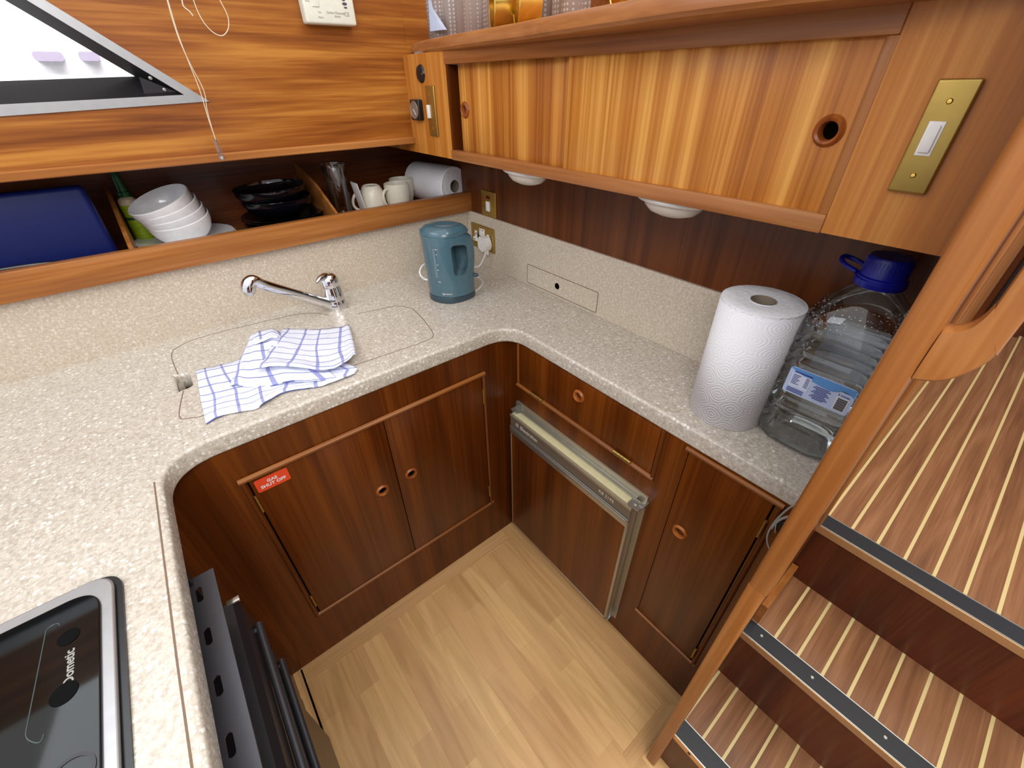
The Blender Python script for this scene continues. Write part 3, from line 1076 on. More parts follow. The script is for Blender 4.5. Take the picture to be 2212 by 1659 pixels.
# ------------------------------------------------------------------ wiring accessories on the right wall
def plate_on_x(name, label, cat, x, y0, y1, z0, z1, mat, t=0.005, bev=0.002, group=None):
    r = thing(name, label, cat, (x, (y0 + y1) / 2, z0), group)
    obj('plate', box(BM(), x - t, x, y0, y1, z0, z1, bev, 3), mat, r)
    return r


so_ = plate_on_x('wall_socket', 'brass double wall socket with the kettle plug in its right outlet', 'socket', XS, 1.228, 1.370, 0.990, 1.077, 'satin_brass')
for cy in (1.337, 1.262):
    f = BM(); prism(f, [(XS - 0.0062, cy + y, 1.030 + z) for y, z in ((-0.020, -0.017), (0.020, -0.017), (0.020, -0.003), (0.008, -0.001), (0.008, 0.022), (-0.008, 0.022), (-0.008, -0.001), (-0.020, -0.003))], (0.0012, 0, 0))
    sf = obj('outlet', f, 'white_plastic', so_, False)
    h = BM()
    box(h, XS - 0.0068, XS - 0.0061, cy - 0.002, cy + 0.002, 1.036, 1.046); box(h, XS - 0.0068, XS - 0.0061, cy + 0.009, cy + 0.015, 1.017, 1.021); box(h, XS - 0.0068, XS - 0.0061, cy - 0.015, cy - 0.009, 1.017, 1.021)
    obj('pin_slots', h, 'black_print', sf, False)
for cy in (1.306, 1.290):
    rk = obj('rocker_switch', box(BM(), XS - 0.0085, XS - 0.004, cy - 0.0075, cy + 0.0075, 1.040, 1.066, 0.001), 'white_plastic', so_)
    obj('indicator', box(BM(), XS - 0.009, XS - 0.008, cy - 0.003, cy + 0.003, 1.060, 1.063), 'dark_red', rk, False)
for cy in (1.360, 1.238):
    obj('screw', cylz(BM(), (XS - 0.006, cy, 1.0335), 0.003, 0.002, (1, 0, 0), 14), 'brass', so_)
cs = plate_on_x('cooker_switch', 'brass wall switch with a white rocker and red indicator above the socket', 'switch', 0.918, 1.222, 1.306, 1.112, 1.197, 'satin_brass')
obj('rocker_switch', box(BM(), 0.908, 0.914, 1.254, 1.274, 1.132, 1.164, 0.0015), 'white_plastic', cs)
obj('indicator', box(BM(), 0.9115, 0.914, 1.254, 1.274, 1.172, 1.181, 0.0005), 'dark_red', cs, False)
for cy in (1.295, 1.233):
    obj('screw', cylz(BM(), (0.9115, cy, 1.154), 0.003, 0.002, (1, 0, 0), 14), 'brass', cs)


# ------------------------------------------------------------------ ring pull helper
def ring_pull(parent, door, c, axis, R=0.019, r=0.0115, mat='ring', h=0.006):
    """turned wooden ring let into a door: cuts the hole, adds ring and dark cup"""
    c = Vector(c); ax = Vector(axis).normalized()
    cb = cylz(BM(), c - root_of(door.parent) - ax * 0.010 if False else c - off_of(door) - ax * 0.012, r + 0.001, 0.035, ax, 24)
    cut(door, cb)
    prof = [(r - 0.001, -0.012), (r - 0.0015, 0.0), (r, h * 0.7), (r + 0.003, h), (R - 0.003, h * 0.8), (R, h * 0.1), (R, 0.0)]
    ring = obj('ring_pull', lathe(BM(), prof, 36, c, ax), mat, parent)
    obj('cup', lathe(BM(), [(0, -0.013), (r - 0.0008, -0.013), (r - 0.0012, -0.001)], 24, c, ax), 'dark', ring)
    return ring


def off_of(o):
    p = o.parent; off = Vector((0, 0, 0))
    while p is not None:
        off += p.location; p = p.parent
    return off


def hinge_bits(parent, a, b, w, mat='satin_brass', nrm=(0, -1, 0)):
    g = BM(); a, b = Vector(a), Vector(b); n = 5
    for i in range(n):
        p, q = a.lerp(b, i / n + 0.006), a.lerp(b, (i + 1) / n - 0.006)
        tube(g, [p, q], w, 10)
    return obj('hinge', g, mat, parent)


# ------------------------------------------------------------------ base cabinet, hull side (gas locker)
ca = thing('base_cabinet', 'dark mahogany base cabinet under the sink with two ring-pull doors', 'cabinet', (0.2, YA, 0))
obj('carcass', box(BM(), -0.205, XB + 0.02, YA, YA + 0.02, 0.0, ZB), 'low_v', ca, False)
yd = YA - 0.004
dl = obj('door', box(BM(), -0.062, 0.2565, yd, YA + 0.012, 0.214, 0.790, 0.001), 'low_v', ca)
dr = obj('door', box(BM(), 0.2585, 0.570, yd, YA + 0.012, 0.214, 0.790, 0.001), 'low_v', ca)
gapb = BM(); box(gapb, -0.066, 0.576, YA - 0.001, YA + 0.001, 0.211, 0.793)
obj('door_gap', gapb, 'dark', ca, False)
ring_pull(dl, dl, (0.208, yd, 0.558), (0, -1, 0), R=0.0195, r=0.0125)
ring_pull(dr, dr, (0.300, yd, 0.564), (0, -1, 0), R=0.0195, r=0.0125)
hr = [(-0.001, 0), (-0.006, 0.002), (-0.0085, 0.006), (-0.0085, 0.010), (-0.005, 0.0135), (-0.001, 0.0145)]
t1 = BM(); prism(t1, [(-0.080, YA + a_ - 0.001, 0.790 + b_) for a_, b_ in hr], (0.662, 0, 0))
obj('top_bead', t1, 'low_trim_x', ca)
t1 = BM(); prism(t1, [(-0.072, YA + a_ * 0.8, 0.199 + b_) for a_, b_ in hr], (0.66, 0, 0))
obj('bottom_bead', t1, 'low_trim_x', ca)
t1 = BM(); prism(t1, [(-0.079 + b_ * 0.8, YA + a_ * 0.8, 0.20) for a_, b_ in hr], (0, 0, 0.592))
obj('side_bead', t1, 'low_trim_z', ca)
t1 = BM(); prism(t1, [(0.5735 + b_ * 0.6, YA + a_ * 0.8, 0.20) for a_, b_ in hr], (0, 0, 0.592))
obj('side_bead', t1, 'low_trim_z', ca)
for x, z0, z1, d_ in ((-0.0645, 0.690, 0.745, dl), (-0.0645, 0.255, 0.310, dl), (0.5715, 0.690, 0.745, dr), (0.5715, 0.255, 0.310, dr)):
    hinge_bits(d_, (x, YA - 0.006, z0), (x, YA - 0.006, z1), 0.0028)
gl_ = thing('warning_label', 'red sticker reading GAS SHUT OFF on the left cabinet door', 'sticker', (-0.02, yd, 0.76))
ly = yd - 0.0008
lpz = fillet([(-0.0545, 0.7465), (0.0155, 0.7465), (0.0155, 0.7835), (-0.0545, 0.7835)], 0.004, 4)
obj('backing', prism(BM(), [(x, ly, z) for x, z in lpz], (0, 0.0007, 0)), 'red_label', gl_, False)
text('GAS', 'white_print', gl_, (-0.0195, ly - 0.0003, 0.7705), (1, 0, 0), (0, 0, 1), 0.0118, 'lettering', 0.0003, bold=0.0003)
text('SHUT OFF', 'white_print', gl_, (-0.0195, ly - 0.0003, 0.7585), (1, 0, 0), (0, 0, 1), 0.0118, 'lettering', 0.0003, bold=0.0003)

# ------------------------------------------------------------------ base cabinet, right side
cb_ = thing('base_cabinet', 'dark mahogany base cabinet beside the fridge with one tall ring-pull door', 'cabinet', (XB, 0.4, 0))
cc = BM(); box(cc, XB, XB + 0.02, 0.047, YA + 0.02, 0.0, ZB)
obj('carcass', cc, 'low_v', cb_, False)
obj('end_panel', box(BM(), XB, XS, 0.047, 0.055, 0.0, ZB), 'low_v', cb_, False)
xd = XB - 0.003
fl = obj('flap', box(BM(), xd, XB + 0.012, 0.333, 0.815, 0.742, 0.880, 0.001), 'low_v', cb_, label='drop-down flap above the fridge')
ring_pull(fl, fl, (xd, 0.573, 0.834), (-1, 0, 0), R=0.0185, r=0.0115)
t1 = BM(); prism(t1, [(XB + a_, 0.322, 0.727 + b_) for a_, b_ in hr], (0, 0.502, 0))
obj('bottom_bead', t1, 'low_trim_y', cb_)
t1 = BM(); prism(t1, [(XB + a_ * 0.8, 0.320 + b_ * 0.8, 0.728) for a_, b_ in hr], (0, 0, 0.155))
obj('side_bead', t1, 'low_trim_z', cb_)
t1 = BM(); prism(t1, [(XB + a_ * 0.6, 0.816 + b_ * 0.6, 0.742) for a_, b_ in hr], (0, 0, 0.14))
obj('side_bead', t1, 'low_trim_z', cb_)
hinge_bits(fl, (XB - 0.0085, 0.757, 0.7425), (XB - 0.0085, 0.704, 0.7425), 0.004, 'satin_brass')
hinge_bits(fl, (XB - 0.0085, 0.438, 0.7425), (XB - 0.0085, 0.385, 0.7425), 0.004, 'satin_brass')
db = obj('door', box(BM(), xd, XB + 0.012, 0.090, 0.262, 0.212, 0.868, 0.001), 'low_v', cb_)
ring_pull(db, db, (xd, 0.226, 0.636), (-1, 0, 0), R=0.019, r=0.0125)
for a0, a1, ax_ in ((0.2622, 0.2640, 0), (0.0870, 0.0898, 0)):
    obj('door_gap', box(BM(), XB - 0.0008, XB + 0.001, a0, a1, 0.208, 0.87), 'dark', cb_, False)
t1 = BM(); prism(t1, [(XB + a_ * 0.8, 0.074, 0.868 + b_ * 0.8) for a_, b_ in hr], (0, 0.196, 0))
obj('top_bead', t1, 'low_trim_y', cb_)
t1 = BM(); prism(t1, [(XB + a_ * 0.7, 0.074, 0.200 + b_ * 0.7) for a_, b_ in hr], (0, 0.196, 0))
obj('bottom_bead', t1, 'low_trim_y', cb_)
t1 = BM(); prism(t1, [(XB + a_ * 0.7, 0.074 + b_ * 0.7, 0.204) for a_, b_ in hr], (0, 0, 0.67))
obj('side_bead', t1, 'low_trim_z', cb_)
hinge_bits(db, (XB - 0.006, 0.0875, 0.775), (XB - 0.006, 0.0875, 0.825), 0.003)
hinge_bits(db, (XB - 0.006, 0.0875, 0.235), (XB - 0.006, 0.0875, 0.285), 0.003)

# ------------------------------------------------------------------ fridge
FY0, FY1, FX = 0.334, 0.815, 0.641
fg = thing('fridge', 'small built-in fridge with wood-panelled door and silver trim', 'fridge', (XB, 0.575, 0.06))
fb = BM()
box(fb, XB - 0.004, XB + 0.001, FY0 - 0.012, FY1 + 0.010, 0.060, 0.668)
obj('surround', fb, 'bronze_alu', fg, False)
fd = BM(); box(fd, FX + 0.004, XB - 0.010, FY0 + 0.004, FY1 - 0.002, 0.084, 0.640, 0.001)
fdo = obj('door', fd, 'bronze_alu', fg)
obj('top_edge', box(BM(), FX + 0.004, XB - 0.012, FY0 + 0.012, FY1 - 0.004, 0.640, 0.6445, 0.001), 'cream_plastic', fdo)
obj('wood_panel', box(BM(), FX - 0.0005, FX + 0.004, FY0 + 0.010, FY1 - 0.006, 0.090, 0.572), 'low_v', fdo, False)
obj('edge_frame', box(box(box(BM(), FX - 0.0015, FX + 0.005, FY0 + 0.002, FY0 + 0.010, 0.084, 0.578, 0.0008), FX - 0.0015, FX + 0.005, FY1 - 0.006, FY1 - 0.001, 0.084, 0.578, 0.0008), FX - 0.0015, FX + 0.005, FY0 + 0.002, FY1 - 0.001, 0.083, 0.090, 0.0008), 'bronze_alu', fdo)
obj('name_band', box(BM(), FX - 0.001, FX + 0.004, FY0 + 0.003, FY1 - 0.002, 0.600, 0.632), 'fridge_band', fdo, False)
obj('handle_strip', box(box(BM(), FX - 0.0045, FX + 0.004, FY0 + 0.003, FY1 - 0.001, 0.566, 0.596, 0.001), FX - 0.006, FX + 0.002, FY0 + 0.010, FY1 - 0.010, 0.588, 0.590, 0.0005), 'steel', fdo)
obj('top_trim', box(BM(), FX - 0.003, FX + 0.004, FY0 + 0.003, FY1 - 0.001, 0.632, 0.6415, 0.001), 'bronze_alu', fdo)
text('Electrolux', 'silver_print', fdo, (FX - 0.0016, 0.785 - 0.020, 0.6155), (0, -1, 0), (0, 0, 1), 0.0195, 'brand_lettering', 0.0006, 'LEFT', bold=0.0003)
lgb = BM()
for s in ((0, 0.012, 0.0, 0.0012), (0, 0.012, 0.0108, 0.012)):
    box(lgb, FX - 0.0018, FX - 0.001, 0.786 - s[1] + 0.0, 0.786, 0.6095 + s[2], 0.6095 + s[3])
box(lgb, FX - 0.0018, FX - 0.001, 0.7848, 0.786, 0.6095, 0.6215); box(lgb, FX - 0.0018, FX - 0.001, 0.774, 0.7752, 0.6095, 0.6215)
lathe(lgb, [(0.0022, 0), (0.0036, 0), (0.0036, 0.0008), (0.0022, 0.0008)], 20, (FX - 0.0018, 0.780, 0.6155), (1, 0, 0))
obj('logo', lgb, 'silver_print', fdo, False)
text('RB 2195', 'silver_print', fdo, (FX - 0.0016, 0.440, 0.6155), (0, -1, 0), (0, 0, 1), 0.0150, 'model_lettering', 0.0006, 'LEFT')
hg = BM()
hp_ = fillet([(0.640, 0.318), (0.640, 0.352), (0.668, 0.352), (0.668, 0.318)], [0.010, 0.004, 0.004, 0.010], 5)
flat_poly(hp_, 0.646, 0.650, hg); cylz(hg, (0.655, 0.337, 0.650), 0.0055, 0.003)
box(hg, 0.655, XB, 0.316, 0.330, 0.644, 0.652, 0.001)
obj('hinge', hg, 'steel', fg)
hg = BM(); flat_poly([(0.645, 0.800), (0.652, 0.826), (XB, 0.826), (XB, 0.800), (0.665, 0.790)], 0.645, 0.648, hg); cylz(hg, (0.652, 0.806, 0.648), 0.006, 0.004)
box(hg, XB - 0.008, XB - 0.004, 0.800, 0.826, 0.645, 0.668)
obj('hinge', hg, 'steel', fg)
obj('catch_bar', box(BM(), 0.664, XB - 0.004, 0.345, 0.795, 0.648, 0.652, 0.001), 'steel', fg)
hg = BM(); box(hg, 0.645, XB - 0.004, FY0 - 0.004, FY0 + 0.004, 0.074, 0.084); cylz(hg, (0.660, FY0 + 0.002, 0.084), 0.004, 0.02)
obj('lower_hinge', hg, 'steel', fg)
obj('gasket', box(BM(), XB - 0.012, XB - 0.004, FY0 + 0.004, FY1 - 0.004, 0.088, 0.638), 'fridge_band', fg, False)

# ------------------------------------------------------------------ upper locker on the right
ul = thing('wall_locker', 'long honey mahogany wall locker with two sliding doors', 'locker', (XU, 0.7, 1.322))
lp = obj('end_panel', box(BM(), XU, XU + 0.012, 1.160, 1.86, 1.322, 1.566), 'upper_v', ul, False)
rp = obj('end_panel', box(BM(), XU, XU + 0.012, 0.046, 0.200, 1.322, 1.566), 'upper_v', ul, False)
obj('top_rail', box(BM(), XU - 0.004, XU + 0.012, 0.200, 1.160, 1.538, 1.566, 0.002), 'rail_y', ul)
obj('bottom_rail', box(BM(), XU - 0.004, XU + 0.016, 0.200, 1.160, 1.321, 1.346, 0.002), 'rail_y', ul)
obj('right_bead', box(BM(), XU - 0.001, XU + 0.012, 0.200, 0.212, 1.346, 1.538, 0.001), 'rail_z', ul)
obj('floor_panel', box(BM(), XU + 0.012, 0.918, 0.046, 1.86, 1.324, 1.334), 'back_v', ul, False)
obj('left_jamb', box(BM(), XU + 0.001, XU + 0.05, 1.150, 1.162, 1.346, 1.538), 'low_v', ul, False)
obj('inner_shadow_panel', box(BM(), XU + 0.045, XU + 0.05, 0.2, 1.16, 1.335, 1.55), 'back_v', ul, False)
dL = obj('sliding_door', box(BM(), XU + 0.018, XU + 0.024, 0.690, 1.130, 1.340, 1.545, 0.0005), 'upper_door', ul, label='left sliding door')
dR = obj('sliding_door', box(BM(), XU + 0.006, XU + 0.012, 0.205, 0.722, 1.340, 1.545, 0.0005), 'upper_door', ul, label='right sliding door')
ring_pull(dL, dL, (XU + 0.018, 1.108, 1.441), (-1, 0, 0), R=0.019, r=0.011)
ring_pull(dR, dR, (XU + 0.006, 0.2375, 1.443), (-1, 0, 0), R=0.019, r=0.0118)

# curved bench top / nosing over the locker
nose_pts = [(0.751, 1.384), (0.722, 1.25), (0.700, 1.05), (0.680, 0.82), (0.655, 0.66), (0.636, 0.50), (0.628, 0.40), (0.634, 0.27), (0.66, 0.20), (0.69, 0.12), (0.69, 0.046)]
npz = smooth_path([(x, y, 0) for x, y in nose_pts], 6)
nb = BM()
prof = [(0.012, 0.0), (0.004, 0.002), (0.0, 0.007), (0.0, 0.022), (0.004, 0.028), (0.012, 0.030)]
R_ = []
for i, p in enumerate(npz):
    R_.append([nb.verts.new((p.x + a_, p.y, 1.5645 + b_)) for a_, b_ in prof] + [nb.verts.new((1.15, p.y, 1.5945)), nb.verts.new((1.15, p.y, 1.5645))])
for i in range(len(R_) - 1):
    for k in range(8):
        nb.faces.new((R_[i][k], R_[i][(k + 1) % 8], R_[i + 1][(k + 1) % 8], R_[i + 1][k]))
nb.faces.new(R_[0]); nb.faces.new(R_[-1][::-1])
tag(obj('bench_top', nb, 'rail_y', None), 'curved honey wood bench top with a thick rounded nosing over the locker', 'bench top')

# under-locker lights
for cy, ln, lab in ((0.888, 0.172, 'white oval lamp under the locker nearer the sockets'), (0.466, 0.158, 'white oval lamp under the locker above the kitchen roll')):
    t_ = thing('under_cabinet_light', lab, 'lamp', (0.765, cy, 1.322), 'lamps under the wall locker')
    b1 = BM(); lathe(b1, [(0, 0), (0.045, 0), (0.047, -0.006), (0.043, -0.010), (0, -0.010)], 40, (0, 0, 0)); bmesh.ops.scale(b1, vec=(0.9, ln / 0.094, 1), verts=b1.verts); bmesh.ops.translate(b1, vec=(0.765, cy, 1.322), verts=b1.verts)
    obj('housing', b1, 'white_plastic', t_)
    b1 = BM(); lathe(b1, [(0.040, -0.008), (0.038, -0.018), (0.030, -0.028), (0.016, -0.034), (0, -0.036)], 40, (0, 0, 0)); bmesh.ops.scale(b1, vec=(0.85, ln / 0.104, 1), verts=b1.verts); bmesh.ops.translate(b1, vec=(0.765, cy, 1.322), verts=b1.verts)
    obj('lens', b1, 'lens', t_)

# switches and instruments on the locker's left panel
ls = plate_on_x('switch_plate', 'narrow upright brass switch plate beside the black gauge', 'switch', XU, 1.222, 1.268, 1.374, 1.494, 'satin_brass', 0.006, 0.0025)
rk = obj('rocker_switch', box(BM(), XU - 0.011, XU - 0.005, 1.249, 1.262, 1.418, 1.450, 0.001), 'white_plastic', ls)
for z in (1.474, 1.394):
    obj('screw', cylz(BM(), (XU - 0.0066, 1.247, z), 0.0026, 0.001, (1, 0, 0), 12), 'brass', ls)
bs_ = plate_on_x('switch_plate', 'large upright brass switch plate at the right end of the locker', 'switch', XU, 0.109, 0.147, 1.385, 1.4975, 'satin_brass', 0.006, 0.0025)
obj('switch_surround', box(BM(), XU - 0.0072, XU - 0.005, 0.122, 0.137, 1.425, 1.459, 0.0006), 'white_plastic', bs_)
obj('rocker_switch', box(BM(), XU - 0.0098, XU - 0.0065, 0.1245, 0.1345, 1.4285, 1.4555, 0.001), 'white_plastic', bs_)
for z in (1.4775, 1.4045):
    obj('screw', lathe(BM(), [(0, 0.0016), (0.002, 0.0012), (0.003, 0)], 14, (XU - 0.006, 0.1285, z), (-1, 0, 0)), 'brass', bs_)
cv = thing('blanking_cover', 'round black cover with three small screws above the gauge', 'cover', (XU, 1.290, 1.521))
obj('disc', lathe(BM(), [(0, 0.008), (0.014, 0.0075), (0.019, 0.005), (0.0215, 0.0), (0, 0)], 36, (XU, 1.290, 1.521), (-1, 0, 0)), 'black_plastic', cv)
for a_ in (60, 180, 300):
    obj('screw', cylz(BM(), (XU - 0.0078, 1.290 + 0.0165 * math.cos(math.radians(a_)), 1.521 + 0.0165 * math.sin(math.radians(a_))), 0.0019, 0.0015, (1, 0, 0), 12), 'brass', cv)
ga = thing('gauge', 'square black instrument with a round dial and white pointer', 'gauge', (XU, 1.325, 1.436))
obj('bezel', box(BM(), XU - 0.016, XU, 1.299, 1.351, 1.410, 1.462, 0.004, 3), 'black_plastic', ga)
obj('dial', lathe(BM(), [(0, 0.0006), (0.019, 0.0006), (0.0205, 0.0024), (0.0218, 0.0022), (0.0225, 0)], 36, (XU - 0.016, 1.325, 1.436), (-1, 0, 0)), plain('grey_brown_dial', (132, 112, 98), 0.3), ga)
pn = BM(); tube(pn, [(XU - 0.0180, 1.328, 1.438), (XU - 0.0180, 1.314, 1.424)], 0.0008, 6)
obj('pointer', pn, 'white_print', ga)

# ------------------------------------------------------------------ things on the bench top
cu_ = BM()
colp = []
for i in range(61):
    y = 1.52 - i * 0.0115; fold = 0.014 * math.sin(i * 0.55) + 0.006 * math.sin(i * 1.3 + 1)
    colp.append((0.88 + fold, y))
V = [[cu_.verts.new((x, y, z)) for x, y in colp] for z in (1.596, 1.75, 1.95)]
for j in range(2):
    for i in range(60):
        cu_.faces.new((V[j][i], V[j][i + 1], V[j + 1][i + 1], V[j + 1][i]))
cur = obj('curtain', cu_, 'spotted')
md = cur.modifiers.new('s', 'SOLIDIFY'); md.thickness = 0.002
tag(cur, 'grey dotted curtain hanging behind the brass cases on the bench top', 'curtain')
tag(obj('curtain_lining', prism(BM(), [tuple(at(925, 0, 0, 0.85)), tuple(at(929, 68, 0, 0.85)), tuple(at(958, 64, 0, 0.85)), tuple(at(930, 20, 0, 0.85))], (0.012, 0, 0)), plain('pale_blue_lining', (206, 216, 240), 0.9)), 'pale blue lining showing beside the dotted curtain', 'lining')  # thin sheet of lining beside the curtain


def brass_case(cx, cy, ax, R, depth, lab):
    t_ = thing('brass_ring', lab, 'brass ring', (cx, cy, 1.5948), 'brass rings on the bench top')
    ax = Vector(ax).normalized()
    o0 = Vector((cx, cy, 1.5948 + R)) - ax * depth / 2
    obj('band', lathe(BM(), [(R - 0.004, 0), (R, 0), (R, depth), (R - 0.004, depth), (R - 0.004, 0)], 56, o0, ax), 'brass', t_)
    obj('rim', lathe(BM(), [(R - 0.004, -0.001), (R - 0.002, -0.003), (R + 0.0, 0.0)], 56, o0, ax), 'brass', t_)
    return t_


q0 = at(1086, 30, 0, 0.80); q1 = at(1140, 26, 0, 0.79); q2 = at(1362, 2, 0, 0.76)
brass_case(q0.x, q0.y, (0.88, -0.51, 0), 0.055, 0.046, 'polished brass ring standing against the dotted curtain, left one')
brass_case(q1.x, q1.y, (0.86, -0.53, 0), 0.055, 0.046, 'polished brass ring standing against the dotted curtain, right one')
brass_case(q2.x, q2.y, (0.86, -0.53, 0), 0.045, 0.046, 'brass ring further right on the bench top, cut by the top edge')
struct('wall_back', box(BM(), 1.16, 1.18, 0.04, 1.9, 1.56, 2.05), 'upper_v') if False else struct('wall_back', box(BM(), 1.16, 1.18, 0.04, 1.9, 1.56, 2.05), 'shelf_wood')

# ------------------------------------------------------------------ dish shelf
sh = thing('dish_shelf', 'long open mahogany shelf recess with a raised front lip above the splashback', 'shelf', (0.2, 1.5, 1.12))
ZS = 1.128
obj('lip', box(BM(), -1.2, XS + 0.02, 1.376, 1.402, 1.113, 1.177, 0.0015), 'rail_x', sh)
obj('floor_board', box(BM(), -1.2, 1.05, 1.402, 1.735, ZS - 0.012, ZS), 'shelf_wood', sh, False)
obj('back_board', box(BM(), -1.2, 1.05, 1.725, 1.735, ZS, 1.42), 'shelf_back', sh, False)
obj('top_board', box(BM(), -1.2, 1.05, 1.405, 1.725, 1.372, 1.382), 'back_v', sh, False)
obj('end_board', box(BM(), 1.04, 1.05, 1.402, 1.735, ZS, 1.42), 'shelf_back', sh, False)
dv1 = prism(BM(), [(-0.083, 1.402, ZS), (-0.083, 1.402, 1.182), (-0.083, 1.725, 1.290), (-0.083, 1.725, ZS)], (0.009, 0, 0))
obj('divider', dv1, 'rail_x', sh, False)
dv2 = prism(BM(), [(0.431, 1.402, ZS), (0.431, 1.402, 1.178), (0.431, 1.54, 1.240), (0.431, 1.725, 1.290), (0.431, 1.725, ZS)], (0.008, 0, 0))
obj('divider', dv2, 'rail_x', sh, False)


def bowl_mesh(R, H, foot, t=0.0025, n=56, curve=0.55):
    pr = [(0, 0.002), (foot, 0.0), (foot + 0.003, 0.003)]
    for i in range(1, 9):
        a_ = i / 8
        pr.append((foot + (R - foot) * math.sin(a_ * PI / 2) ** curve, H * a_ ** 1.15 * 0.98 + 0.003 * (1 - a_)))
    pr[-1] = (R, H)
    pr.append((R - t * 0.5, H + 0.001))
    for i in range(8, 0, -1):
        a_ = i / 8
        pr.append((max(0.001, foot + (R - foot) * math.sin(a_ * PI / 2) ** curve - t), H * a_ ** 1.15 + t * 0.8))
    pr.append((0, 0.0045))
    return lathe(BM(), pr, n)


def bowl(name, label, R, H, foot, mat, loc, rot, group, cat, cv_=0.55):
    o = obj(name, bowl_mesh(R, H, foot, curve=cv_), mat, None)
    tag(o, label, cat, group); put(o, loc, rot)
    return o


# white bowls nested and tilted, white plates beneath
for i, lab in enumerate(('white bowl at the bottom of the leaning white stack', )):
    wb = bowl('cereal_bowl', lab, 0.079, 0.063, 0.036, 'white_china', (0.052, 1.560, 1.139), (math.radians(8), math.radians(-8), 0), 'white bowls stacked on the shelf', 'bowl', 0.6)
labs = ('second white bowl from the bottom of the leaning stack', 'third white bowl from the bottom of the leaning stack', 'topmost white bowl of the leaning stack on the shelf')
tilts = ((8, -10), (8, -13), (8, -17))
pos = ((0.048, 1.560, 1.1575), (0.0435, 1.560, 1.1755), (0.038, 1.560, 1.193))
for l_, t_, p_ in zip(labs, tilts, pos):
    c = wb.copy(); COL.objects.link(c); put(c, p_, (math.radians(t_[0]), math.radians(t_[1]), 0), l_)


def plate_mesh(R, H=0.012, n=64):
    return lathe(BM(), [(0, 0), (R * 0.55, 0), (R * 0.6, 0.001), (R * 0.93, H * 0.75), (R, H), (R, H + 0.0015), (R * 0.93, H * 0.75 + 0.003), (R * 0.6, 0.004), (0, 0.004)], n)


wp = tag(obj('side_plate', plate_mesh(0.124), 'white_china', None), 'upper white plate under the leaning white bowls', 'plate', 'white plates under the bowls')
put(wp, (0.046, 1.575, ZS + 0.0065)); c = wp.copy(); COL.objects.link(c); put(c, (0.050, 1.575, ZS + 0.0005), None, 'lower white plate under the leaning white bowls')

# black plates and bowls
bp0 = tag(obj('dinner_plate', plate_mesh(0.122, 0.013), 'black_china', None), 'black plate at the bottom of the black stack', 'plate', 'black plates on the shelf')
put(bp0, (0.325, 1.58, ZS + 0.0005))
for k, (l_, dx) in enumerate((('second black plate from the bottom of the black stack', 0.003), ('third black plate from the bottom of the black stack', -0.003), ('black plate on top of the black plates, under the black bowls', -0.001))):
    c = bp0.copy(); COL.objects.link(c); put(c, (0.325 + dx, 1.58 - dx, ZS + 0.0005 + 0.0075 * (k + 1)), None, l_)
bb = bowl('soup_bowl', 'lower black bowl standing on the black plates', 0.104, 0.054, 0.046, 'black_china', (0.318, 1.59, ZS + 0.0285), (0, 0, 0), 'black bowls on the black plates', 'bowl', 0.75)
c = bb.copy(); COL.objects.link(c); put(c, (0.308, 1.59, ZS + 0.0285 + 0.033), (0, math.radians(-2), 0), 'topmost black bowl of the black stack')

# spray bottle
sbt = thing('spray_bottle', 'lime green spray bottle with dark green cap leaning beside the bowls', 'bottle', (-0.049, 1.640, ZS + 0.0025), None, (math.radians(-2), math.radians(1), 0), True)
obj('bottle', lathe(BM(), [(0, 0), (0.019, 0), (0.0215, 0.003), (0.022, 0.10), (0.022, 0.110), (0.020, 0.118), (0.013, 0.124), (0.0105, 0.126), (0, 0.126)], 32), plain('cream_bottle', (222, 206, 178), 0.4), sbt)
obj('label_wrap', lathe(BM(), [(0.0222, 0.006), (0.0226, 0.006), (0.0226, 0.104), (0.0222, 0.104)], 32), 'lime', sbt)
obj('label_band', lathe(BM(), [(0.0227, 0.066), (0.0229, 0.066), (0.0229, 0.073), (0.0227, 0.073)], 32), 'dark_green', sbt)
lns = BM()
for z in (0.016, 0.024, 0.034, 0.04, 0.046, 0.056, 0.084, 0.094):
    lathe(lns, [(0.0227, z), (0.02275, z + 0.0008)], 32)
obj('label_print', lns, plain('olive_print', (110, 136, 24), 0.5), sbt)
obj('cap', lathe(BM(), [(0, 0.124), (0.0145, 0.124), (0.0145, 0.136), (0.012, 0.138), (0.010, 0.160), (0.0105, 0.165), (0.008, 0.185), (0.006, 0.190), (0, 0.190)], 28), 'green_cap', sbt)

# navy box at the left
nb_ = thing('cool_box', 'navy blue plastic case filling the left end of the shelf', 'case', (-0.32, 1.50, ZS), None, (math.radians(-3), 0, 0), True)
obj('shell', box(BM(), -0.32, 0.213, -0.066, -0.020, 0.002, 0.187, 0.012, 3), 'navy', nb_)
fr_ = BM(); tube(fr_, smooth_path([(-0.12, -0.072, 0.0), (-0.11, -0.074, 0.030), (-0.07, -0.074, 0.040), (0.06, -0.074, 0.040), (0.13, -0.073, 0.030)], 5), 0.004, 8)
obj('handle', fr_, 'black_plastic', nb_)

